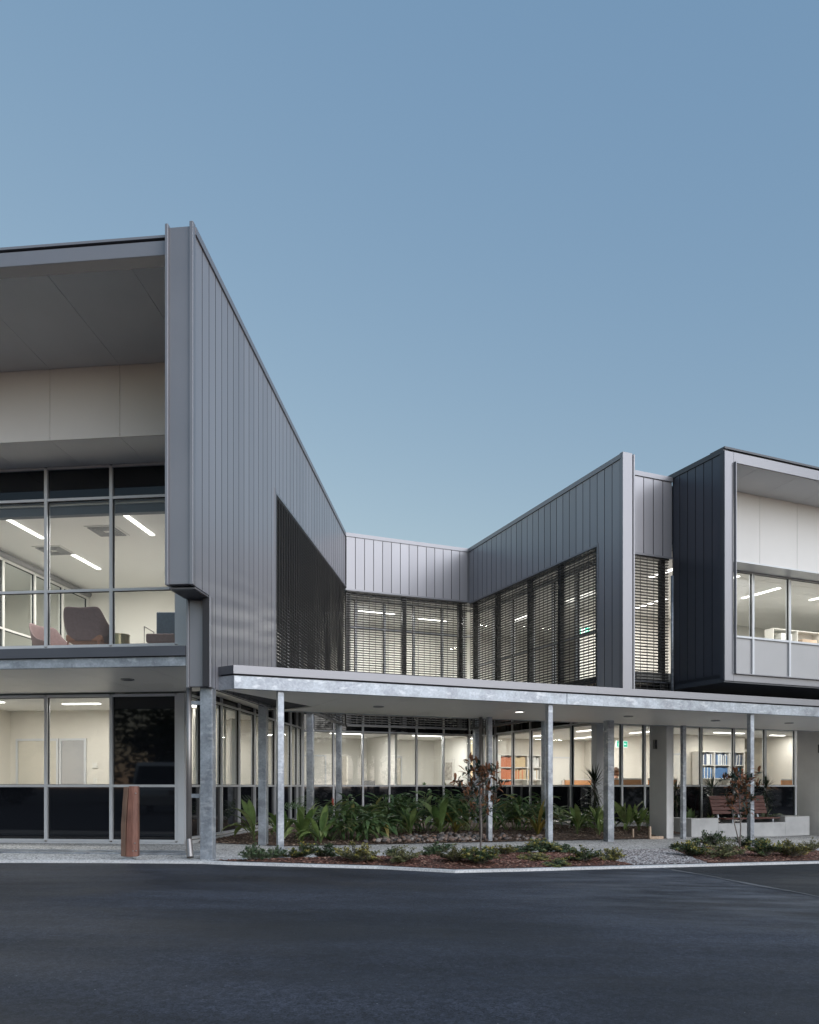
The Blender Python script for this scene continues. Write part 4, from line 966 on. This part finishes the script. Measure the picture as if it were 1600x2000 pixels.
# ------------------------------------------------------------------ plants
def leaf_mesh(name, m, width, e0, e1, n=7, peak=.45, stalk=0., fold=.25, tipw=0.):
    b = MB(); p = Vector((0, 0, 0)); vs = []; st = []
    for i in range(n+1):
        s = i/n; a = rad(e0+(e1-e0)*s**1.3)
        ww = width*(max(0, sin(pi*min(1, (max(0, s-stalk)/(1-stalk))**(.7 if peak < .5 else 1.0)))))**.8 if s > stalk else width*.06
        if i == n: ww = tipw
        st.append((p.copy(), a, max(ww, .003))); p = p+Vector((cos(a), 0, sin(a)))/n
    for q, a, ww in st:
        up_ = Vector((-sin(a), 0, cos(a)))*ww*fold
        vs += [tuple(q+Vector((0, ww, 0))+up_), tuple(q), tuple(q+Vector((0, -ww, 0))+up_)]
    fs = []
    for i in range(n):
        for k in (0, 1): fs.append((i*3+k, (i+1)*3+k, (i+1)*3+k+1, i*3+k+1))
    b.add(vs, fs); return b.mesh(name, m, True)
LM = {
    'ginger': [leaf_mesh('leaf', 'leaf_ginger', .105, e0, e1, 5, .4, .05, .2) for e0, e1 in ((25, -30), (10, -45), (40, 5))],
    'strap': [leaf_mesh('leaf', 'leaf_strap', .088, e0, e1, 8, .5, .22, .35) for e0, e1 in ((75, -45), (80, 10), (65, -70), (82, 45))],
    'yellow': [leaf_mesh('leaf', 'leaf_yellow', .045, e0, e1, 7, .5, .0, .35) for e0, e1 in ((75, -50), (82, 30), (60, -30))],
    'agave': [leaf_mesh('leaf', 'leaf_agave', .13, e0, e1, 6, .5, .0, .4) for e0, e1 in ((80, 60), (55, 0), (35, -20))],
    'magnolia': [leaf_mesh('leaf', 'leaf_magnolia', .17, e0, e1, 4, .5, .05, .3) for e0, e1 in ((20, 0), (0, -30))]}
def clump(kind, loc, n, l0, l1, label, cat='plant', group=None, spread=(0, 6.283), nm='leafy_plant', r0=.04, tiltr=.25, mixup=.3):
    P = empty(nm, loc, 0, label, cat, group)
    for k in range(n):
        a = random.uniform(*spread); L = random.uniform(l0, l1); r = random.uniform(0, r0)
        place('leaf', random.choice(LM[kind]), P, (r*cos(a), r*sin(a), 0), (random.uniform(-.25, .25), random.uniform(-tiltr, tiltr), a), (L, L, L))
    return P
def ginger(loc, rx, ry, h, nst, label, nl=(8, 11), LL=(.32, .52), az=None):
    P = empty('ginger_plant', loc, 0, label, 'plant', 'dark ginger foliage in the courtyard bed'); sb = MB()
    for s in range(nst):
        a = random.uniform(0, 6.283) if az is None else random.gauss(az, .9); q = random.random()**.6
        base = Vector((rx*.4*q*cos(a), ry*.4*q*sin(a), 0)); tip = Vector((rx*q*cos(a), ry*q*sin(a), h*(1.05-.55*q**2)*random.uniform(.82, 1.08)))
        mid = base.lerp(tip, .5)+Vector((0, 0, h*.16)); pts = [base.lerp(mid, f).lerp(mid.lerp(tip, f), f) for f in (0, .25, .5, .75, 1)]
        sb.tube(pts, [.009, .008, .007, .006, .003], 4, False)
        n = random.randint(*nl)
        for k in range(n):
            f = .25+.75*(k+1)/n; pt = base.lerp(mid, f).lerp(mid.lerp(tip, f), f)
            aa = a+(1 if k % 2 else -1)*random.uniform(.3, 1.2); L = random.uniform(*LL)*(1.05-.25*f)
            place('leaf', random.choice(LM['ginger']), P, pt, (random.uniform(-.5, .5), random.uniform(-.1, .8), aa), (L, L, L))
    sb.build('stems', 'leaf_strap', P); return P
def at(x, y, dz=0): return Vector((x, y, bedz(x, y)+dz))
def atR(t, n, dz=0): p = Rw(t, n); return Vector((p.x, p.y, bedz(p.x, p.y)+dz))
ginger(at(-1.30, 16.55), 1.05, .75, .70, 38, 'rounded dark green ginger mound spilling toward the path, nearest the slender front post', az=None)
ginger(at(-.45, 18.6), .95, .75, .84, 32, 'dark ginger clump behind the river stones, left of the tall middle clump')
ginger(at(.45, 19.2), 1.0, .75, .98, 34, 'tall dark ginger clump in the middle behind the river stones')
ginger(at(1.35, 19.6), .9, .7, .92, 30, 'dark ginger clump just behind the bronze-leaved sapling')
ginger(at(-1.45, 19.0), .7, .6, .82, 14, 'dark ginger clump at the back corner by the galvanised court post')
ginger(at(2.75, 19.9), .9, .65, .80, 28, 'dark ginger clump right of the walkway downpipe')
ginger(at(3.55, 20.6), .6, .6, .85, 12, 'dark ginger clump behind the yellow strappy plant near the right posts')
ginger(at(4.6, 21.0), .5, .5, .55, 8, 'low dark ginger clump at the foot of the spiky dracaena')
strap = [(-3.05, 15.7, 9, .6, .95, 'strappy plant arching left over the pavement beside the court post', (1.8, 4.2)),
         (-2.55, 15.75, 15, .55, .85, 'broad strappy plant between the court post and slender front post', (0, 6.28)),
         (-2.12, 15.6, 16, .6, .95, 'broad strappy plant just right of the slender front post', (0, 6.28)),
         (-1.72, 15.42, 13, .5, .85, 'pale strappy plant in front of the ginger mound', (0, 6.28)),
         (.02, 17.85, 13, .5, .8, 'strappy plant behind the river stones, left of the white bloom', (0, 6.28)),
         (.72, 18.15, 13, .6, 1.05, 'upright strappy plant behind the river stones, right of the white bloom', (0, 6.28))]
for x, y, n, l0, l1, lab, sp in strap: clump('strap', at(x, y), n, l0, l1, lab, group='strappy plants in the courtyard bed', spread=sp)
for (t, n_, k, l0, l1, lab) in ((9.15, 4.2, 16, .6, .95, 'broad strappy plant just right of the second front post'), (9.6, 3.95, 14, .55, .85, 'broad strappy plant at the mulch edge below the dracaena'), (10.1, 4.45, 13, .55, .9, 'broad strappy plant at the foot of the dracaena, left of the galvanised post'),
                               (10.95, 4.6, 12, .6, .95, 'fan-leaved plant directly right of the galvanised post'), (11.3, 4.55, 12, .55, .85, 'fan-leaved plant behind the pine pegs'), (11.95, 5.0, 8, .5, .8, 'fan-leaved plant half hidden by the pale column')):
    clump('strap', atR(t, n_), k, l0, l1, lab, group='strappy plants in the courtyard bed')
clump('yellow', at(1.08, 18.7), 14, .4, .7, 'yellow-green strappy bromeliad below the bronze sapling', nm='bromeliad', group='yellow bromeliads')
clump('yellow', at(3.05, 18.85), 16, .55, 1.0, 'large yellow-green bromeliad left of the second front post', nm='bromeliad', group='yellow bromeliads')
for (t, n_, k, lab) in ((12.95, 4.6, 8, 'grey-green agave at the left end of the concrete planter'), (13.45, 4.95, 9, 'grey-green agave just left of the bench back'), (16.3, 5.1, 8, 'grey-green agave right of the bench, below the spiky dracaena'), (17.05, 4.85, 9, 'grey-green agave at the right end of the planter')):
    p = Rw(t, n_); clump('agave', Vector((p.x, p.y, .04)), k, .35, .55, lab, nm='agave', group='agaves in the concrete planter')
for k, (t, n_) in enumerate(((14.0, 4.85), (14.9, 4.9))):
    p = Rw(t, n_); clump('strap', Vector((p.x, p.y, .04)), 7, .25, .42, ('low green plant behind the bench seat, left half', 'low green plant behind the bench seat, right half')[k], nm='leafy_plant', group='low plants in the planter')
def dracaena(loc, h, n, label, R=.55, heads=1):
    P = empty('dracaena', loc, 0, label, 'plant', 'spiky dracaenas'); b = MB(); cr = MB()
    tops = [(Vector((0, 0, h)), n)]
    b.tube([(0, 0, -.05), (.02, .01, h*.5), (0, 0, h)], [.03, .026, .022], 7)
    for c, k in tops:
        for i in range(k):
            z = c.z-random.random()**1.5*h*.6; a = random.uniform(0, 6.283); e = rad(random.uniform(-10, 85) if z > h*.9 else random.uniform(-55, 30)); L = R*random.uniform(.7, 1.1)
            d = Vector((cos(a)*cos(e), sin(a)*cos(e), sin(e))); s_ = Vector((-sin(a), cos(a), 0))*.013; o = Vector((c.x, c.y, z))
            m_ = o+d*L*.55; t_ = o+d*L+Vector((0, 0, -.10*L*(1-sin(e))))
            cr.add([o-s_*.7, o+s_*.7, m_-s_, m_+s_, t_], [(0, 1, 3, 2), (2, 3, 4)])
    b.build('trunk', 'bark', P, True); cr.build('crown', 'dracaena_leaf', P); return P
dracaena(atR(10.35, 5.15), 1.25, 170, 'tall spiky dracaena in the courtyard bed left of the galvanised post', .52)
p = Rw(16.35, 5.1); dracaena(Vector((p.x, p.y, .04)), 1.05, 130, 'spiky dracaena in the planter right of the bench', .46)
p = Rw(13.15, 5.25); dracaena(Vector((p.x, p.y, .04)), .95, 110, 'drooping spiky dracaena beside the pale column', .48)
p = Rw(14.5, 5.3); dracaena(Vector((p.x, p.y, .04)), 1.0, 110, 'spiky dracaena behind the bench and the second sapling', .50)
def fern(loc, n, L, label):
    P = empty('fern', loc, 0, label, 'fern'); b = MB()
    for k in range(n):
        a = random.uniform(0, 6.283); pts = []; e0 = rad(random.uniform(60, 85)); p = Vector((0, 0, 0))
        for i in range(9):
            e = e0-rad(95)*(i/8)**1.4; p = p+Vector((cos(a)*cos(e), sin(a)*cos(e), sin(e)))*L/8; pts.append(p.copy())
        for i, q in enumerate(pts):
            l = L*.22*sin(pi*(i+.7)/9.5)
            for sd in (-1, 1):
                for f in (0, .5):
                    s_ = Vector((-sin(a), cos(a), -.35))*sd*l; fw = Vector((cos(a), sin(a), 0))*.02; q2 = q.lerp(pts[min(i+1, 8)], f)
                    b.add([q2-fw, q2+s_*.6-fw*.6, q2+s_, q2+s_*.6+fw, q2+fw], [(0, 1, 2, 3, 4)])
    b.build('fronds', 'fern_leaf', P)
fern(at(-2.35, 20.6), 9, 1.25, 'feathery fern standing behind the ginger mound near the court corner'); fern(atR(8.6, 6.6), 9, 1.15, 'feathery fern in front of the right courtyard post')
# heliconia flower and white bloom
FL = empty('red_flower', at(-1.62, 16.75), 0, 'single red flower spike above the ginger mound', 'flower')
MB().tube([(0, 0, .3), (0, 0, .74)], .008, 5).build('stalk', 'leaf_strap', FL)
b = MB()
for k in range(10):
    a = k*2.4; z = .70+k*.012; b.add([(0, 0, z-.03), (.028*cos(a), .028*sin(a), z+.01), (.012*cos(a+.6), .012*sin(a+.6), z+.06)], [(0, 1, 2)])
b.build('petals', 'flower_red', FL)
FL = empty('white_flower', at(.42, 18.0), 0, 'small white bloom head under the ginger leaves', 'flower'); b = MB()
for k in range(24):
    a = k*2.4; r = .10*(k/24)**.5; b.add([(r*cos(a), r*sin(a), .30), (r*cos(a)+.03, r*sin(a), .315), (r*cos(a), r*sin(a)+.03, .315)], [(0, 1, 2)])
b.build('petals', 'wall_white', FL); MB().tube([(0, 0, 0), (0, 0, .3)], .006, 5).build('stalk', 'bark', FL)

# saplings
def sapling(loc, h, label, seed, lean=0, w0=.42, n=150, two=False):
    random.seed(seed); T = empty('magnolia_tree', loc, 0, label, 'tree', 'young magnolias in the kerbside beds'); b = MB()
    trunk = [Vector((0, 0, -.1)), Vector((.02+lean*.2, 0, h*.3)), Vector((lean*.5, .01, h*.62)), Vector((lean, 0, h*.97))]
    b.tube(trunk, [.017, .014, .010, .004], 6); tips = [(trunk[-1], 1)]
    if two:
        q = [Vector((.0, 0, .12)), Vector((-.10, 0, h*.35)), Vector((-.16, .02, h*.6))]; b.tube(q, [.013, .010, .005], 6); tips.append((q[-1], 1))
    nb = 15
    for k in range(nb):
        f = .36+.6*k/nb; a = k*2.39+random.uniform(-.4, .4); o = trunk[1].lerp(trunk[2], (f-.3)/.32) if f < .62 else trunk[2].lerp(trunk[3], (f-.62)/.35)
        L = w0*random.uniform(.55, 1.0)*(1.2-.75*abs(f-.55)/.5); e = rad(random.uniform(25, 60)); d = Vector((cos(a)*cos(e), sin(a)*cos(e)*.8, sin(e)))
        m_ = o+d*L*.55+Vector((0, 0, -.02)); t_ = o+d*L; b.tube([o, m_, t_], [.006, .004, .002], 4, False); tips.append((t_, .9)); tips.append((m_, .5))
    b.build('trunk', 'bark', T, True)
    for k in range(n):
        t_, f = random.choice(tips); a = random.uniform(0, 6.283); e = random.uniform(-.9, .5) if random.random() < .75 else -1.2; L = random.uniform(.09, .165)
        jit = Vector((random.uniform(-.05, .05), random.uniform(-.05, .05), random.uniform(-.06, .05)))
        place('leaf', random.choice(LM['magnolia']), T, t_+jit, (random.uniform(-.6, .6), e, a), (L, L, L))
    return T
sapling(Vector((1.22, 13.7, gz(1.2)+.02)), 1.46, 'slender bronze-leaved magnolia sapling in the kerbside bed left of the gravel', 11, .0, .60, 430)
sapling(Vector((6.55, 15.75, gz(6.5)+.02)), 1.52, 'bronze-leaved magnolia sapling with forked stem in front of the bench', 23, .02, .60, 460, True)

# kerbside shrubs
def shrub_mesh(seed, m, tips, n=1900, ll=.040):
    random.seed(seed); b = MB(); st = MB(); ns = 34
    for s in range(ns):
        a = random.uniform(0, 6.283); q = random.random()**.5; tip = Vector((.62*q*cos(a), .62*q*sin(a), random.uniform(.35, 1.12)*(1-.5*q*q)))
        mid = tip*.5+Vector((0, 0, .06)); st.tube([(0, 0, 0), mid, tip], [.018, .012, .006], 4, False)
        for k in range(n//ns):
            f = random.random()**.42; o = (mid*f*2 if f < .5 else mid.lerp(tip, f*2-1))+Vector((random.gauss(0, .035), random.gauss(0, .035), random.gauss(0, .03)))
            if o.z < .02: o.z = .05
            aa = random.uniform(0, 6.283); e = rad(random.uniform(-5, 85)); L = ll*random.uniform(1.6, 3.4); d = Vector((cos(aa)*cos(e), sin(aa)*cos(e), sin(e))); s_ = Vector((-sin(aa), cos(aa), 0))*L*.24
            mi = 1 if (tips and f > .85 and random.random() < .55) else 0
            b.add([o, o+d*L*.5-s_, o+d*L, o+d*L*.5+s_], [(0, 1, 2, 3)], mi)
    return b.mesh('foliage', [m, 'shrub_tip']), st.mesh('stems', 'bark')
SV = [shrub_mesh(1, 'shrub_green', False), shrub_mesh(2, 'shrub_green', True), shrub_mesh(3, 'shrub_olive', False, 2200, .034), shrub_mesh(4, 'shrub_olive', True), shrub_mesh(5, 'shrub_green', False, 1500), shrub_mesh(6, 'shrub_green', True, 2200)]
SH = [(-2.33,11.72,0.26,0.23,0),(-2.21,11.80,0.14,0.16,4),(-2.04,12.0,0.21,0.24,0),(-1.65,12.02,0.24,0.36,1),(-1.33,12.18,0.25,0.37,4),(-0.77,11.69,0.28,0.40,3),(-0.26,12.72,0.16,0.20,0),(-0.10,11.65,0.25,0.32,2),(0.42,12.9,0.23,0.35,0),(0.66,11.69,0.30,0.37,2),(1.03,11.64,0.31,0.39,5),(1.02,13.3,0.17,0.25,0),(1.54,13.1,0.18,0.28,3),(1.96,13.75,0.20,0.36,0),(2.30,13.8,0.28,0.42,5),(2.63,13.9,0.20,0.36,0),(1.94,12.28,0.14,0.30,3),(2.20,11.86,0.13,0.28,1),(2.73,12.38,0.27,0.44,1),(3.25,12.7,0.24,0.28,3),
      (5.3,15.75,0.12,0.28,4),(5.03,14.25,0.30,0.44,5),(6.15,16.1,0.35,0.40,0),(5.44,13.65,0.34,0.41,2),(6.85,16.2,0.22,0.33,4),(7.2,16.5,0.21,0.38,0),(6.25,13.93,0.35,0.42,5),(6.81,14.1,0.34,0.40,3),(7.7,16.2,0.15,0.24,4),(7.77,15.3,0.25,0.26,2)]
ktxt = ['dark green', 'green yellow-tipped', 'olive grey', 'olive yellow-tipped', 'thin green', 'dense green yellow-tipped']
order1 = sorted(range(20), key=lambda i: SH[i][0]/SH[i][1]); order2 = sorted(range(20, 30), key=lambda i: SH[i][0]/SH[i][1])
for od, bed, mz in ((order1, 'bed left of the gravel', m1), (order2, 'bed right of the gravel', m2)):
    for r, i in enumerate(od):
        x, y, h, wd, k = SH[i]; random.seed(100+i)
        P = empty('shrub', (x, y, mz(x, y)-.01), random.uniform(0, 6.28), f'{ktxt[k]} shrub, {ORD[r]} from left in the {bed}', 'shrub', 'low shrubs along the kerb')
        fm, sm = SV[k]; q = (wd*random.uniform(1.2, 1.75), wd*random.uniform(1.1, 1.5), h*random.uniform(.85, 1.1)); tl = (random.uniform(-.22, .22), random.uniform(-.22, .22), 0)
        place('foliage', fm, P, rot=tl, sc=q); place('stems', sm, P, rot=tl, sc=q)
P = empty('shrub', (3.2, 14.55, gz(3.2)), 0, 'single leafy sprig standing at the path edge beside the gravel', 'shrub'); me = shrub_mesh(9, 'shrub_green', False, 60, .05)
place('foliage', me[0], P, sc=(.12, .12, .17)); place('stems', me[1], P, sc=(.12, .12, .17))

# ------------------------------------------------------------------ trees across the car park (seen in the glass)
def crown_mesh(seed, n=2600):
    random.seed(seed); b = MB(); cl = [(Vector((random.gauss(0, .55), random.gauss(0, .55), random.uniform(-.75, .8))), random.uniform(.28, .5)) for _ in range(22)]
    for k in range(n):
        c, r = random.choice(cl); d = Vector((random.gauss(0, 1), random.gauss(0, 1), random.gauss(0, 1))).normalized()*r*random.random()**.4; o = c+d
        u_ = Vector((random.gauss(0, 1), random.gauss(0, 1), random.gauss(0, .6))).normalized(); v_ = u_.orthogonal().normalized(); s_ = random.uniform(.05, .10)
        b.add([o-u_*s_, o-v_*s_*.5, o+u_*s_, o+v_*s_*.5], [(0, 1, 2, 3)])
    return b.mesh('crown', 'tree_leaf')
CM = [crown_mesh(31), crown_mesh(32)]
TB = [(-38, -4), (-33, -14), (-26, -22), (-17, -27), (-7, -30), (3, -31), (13, -30), (22, -27), (31, -20), (38, -10), (42, 2), (43, 14)]
for k, (x, y) in enumerate(TB):
    random.seed(k); T = empty('street_tree', (x, y, -.3), random.uniform(0, 6), f'{ORD[k]} tree across the car park, seen only reflected in the windows', 'tree', 'trees across the car park')
    h = random.uniform(5.0, 7.5); MB().tube([(0, 0, 0), (.1, .05, h*.4), (.05, 0, h*.8)], [.2, .16, .06], 7).build('trunk', 'bark_dark', T, True)
    place('crown', CM[k % 2], T, (0, 0, h*.50), (0, 0, random.uniform(0, 6)), (h*.62, h*.62, h*.50))

# white delivery van parked out of frame, mirrored faintly in the dark window panes
V = empty('van', (-14.2, -1.6, -.03), rad(70), 'white van parked by the camera side, seen only mirrored in dark panes', 'van')
side = [(-2.4, .35), (2.35, .35), (2.45, .75), (2.35, 1.0), (1.75, 1.15), (1.15, 1.95), (.9, 2.1), (-2.3, 2.1), (-2.45, 1.9)]
b = MB(); n = len(side); b.add([(x, -.9, z) for x, z in side]+[(x, .9, z) for x, z in side], [tuple(range(n)), tuple(range(2*n-1, n-1, -1))]+[(i, n+i, n+(i+1) % n, (i+1) % n) for i in range(n)])
bevel(b.build('body', 'van_white', V), .05, 3)
for sy in (-1, 1):
    y0, y1 = sorted((sy*.905, sy*.895))
    w_ = MB(); q = [(.55, 1.2), (1.6, 1.2), (1.1, 1.85), (.55, 1.85)]; w_.add([(x, sy*.901, z) for x, z in q]+[(x, sy*.915, z) for x, z in q], [(0, 1, 2, 3), (7, 6, 5, 4), (0, 4, 5, 1), (1, 5, 6, 2), (2, 6, 7, 3), (3, 7, 4, 0)]); w_.build('side_window', 'black_glass', V)
    for x in (-1.5, 1.55):
        wh = MB().tube([(x, sy*.72, .34), (x, sy*.93, .34)], .34, 20).build('wheel', 'rubber', V); MB().tube([(x, sy*.932, .34), (x, sy*.94, .34)], .19, 14).build('rim', 'galv', wh)
    MB().box(2.36, 2.44, sy*.75-.13, sy*.75+.13, .78, .95).build('headlight', 'chrome', V)
    MB().box(1.35, 1.5, sy*1.02-.09, sy*1.02+.09, 1.2, 1.42).build('mirror', 'rubber', V)
w_ = MB(); w_.add([(1.76, -.8, 1.17), (1.76, .8, 1.17), (1.19, .75, 1.92), (1.19, -.75, 1.92), (1.79, -.8, 1.19), (1.79, .8, 1.19), (1.22, .75, 1.94), (1.22, -.75, 1.94)], [(0, 1, 2, 3), (7, 6, 5, 4), (0, 4, 5, 1), (1, 5, 6, 2), (2, 6, 7, 3), (3, 7, 4, 0)]); w_.build('windscreen', 'black_glass', V)
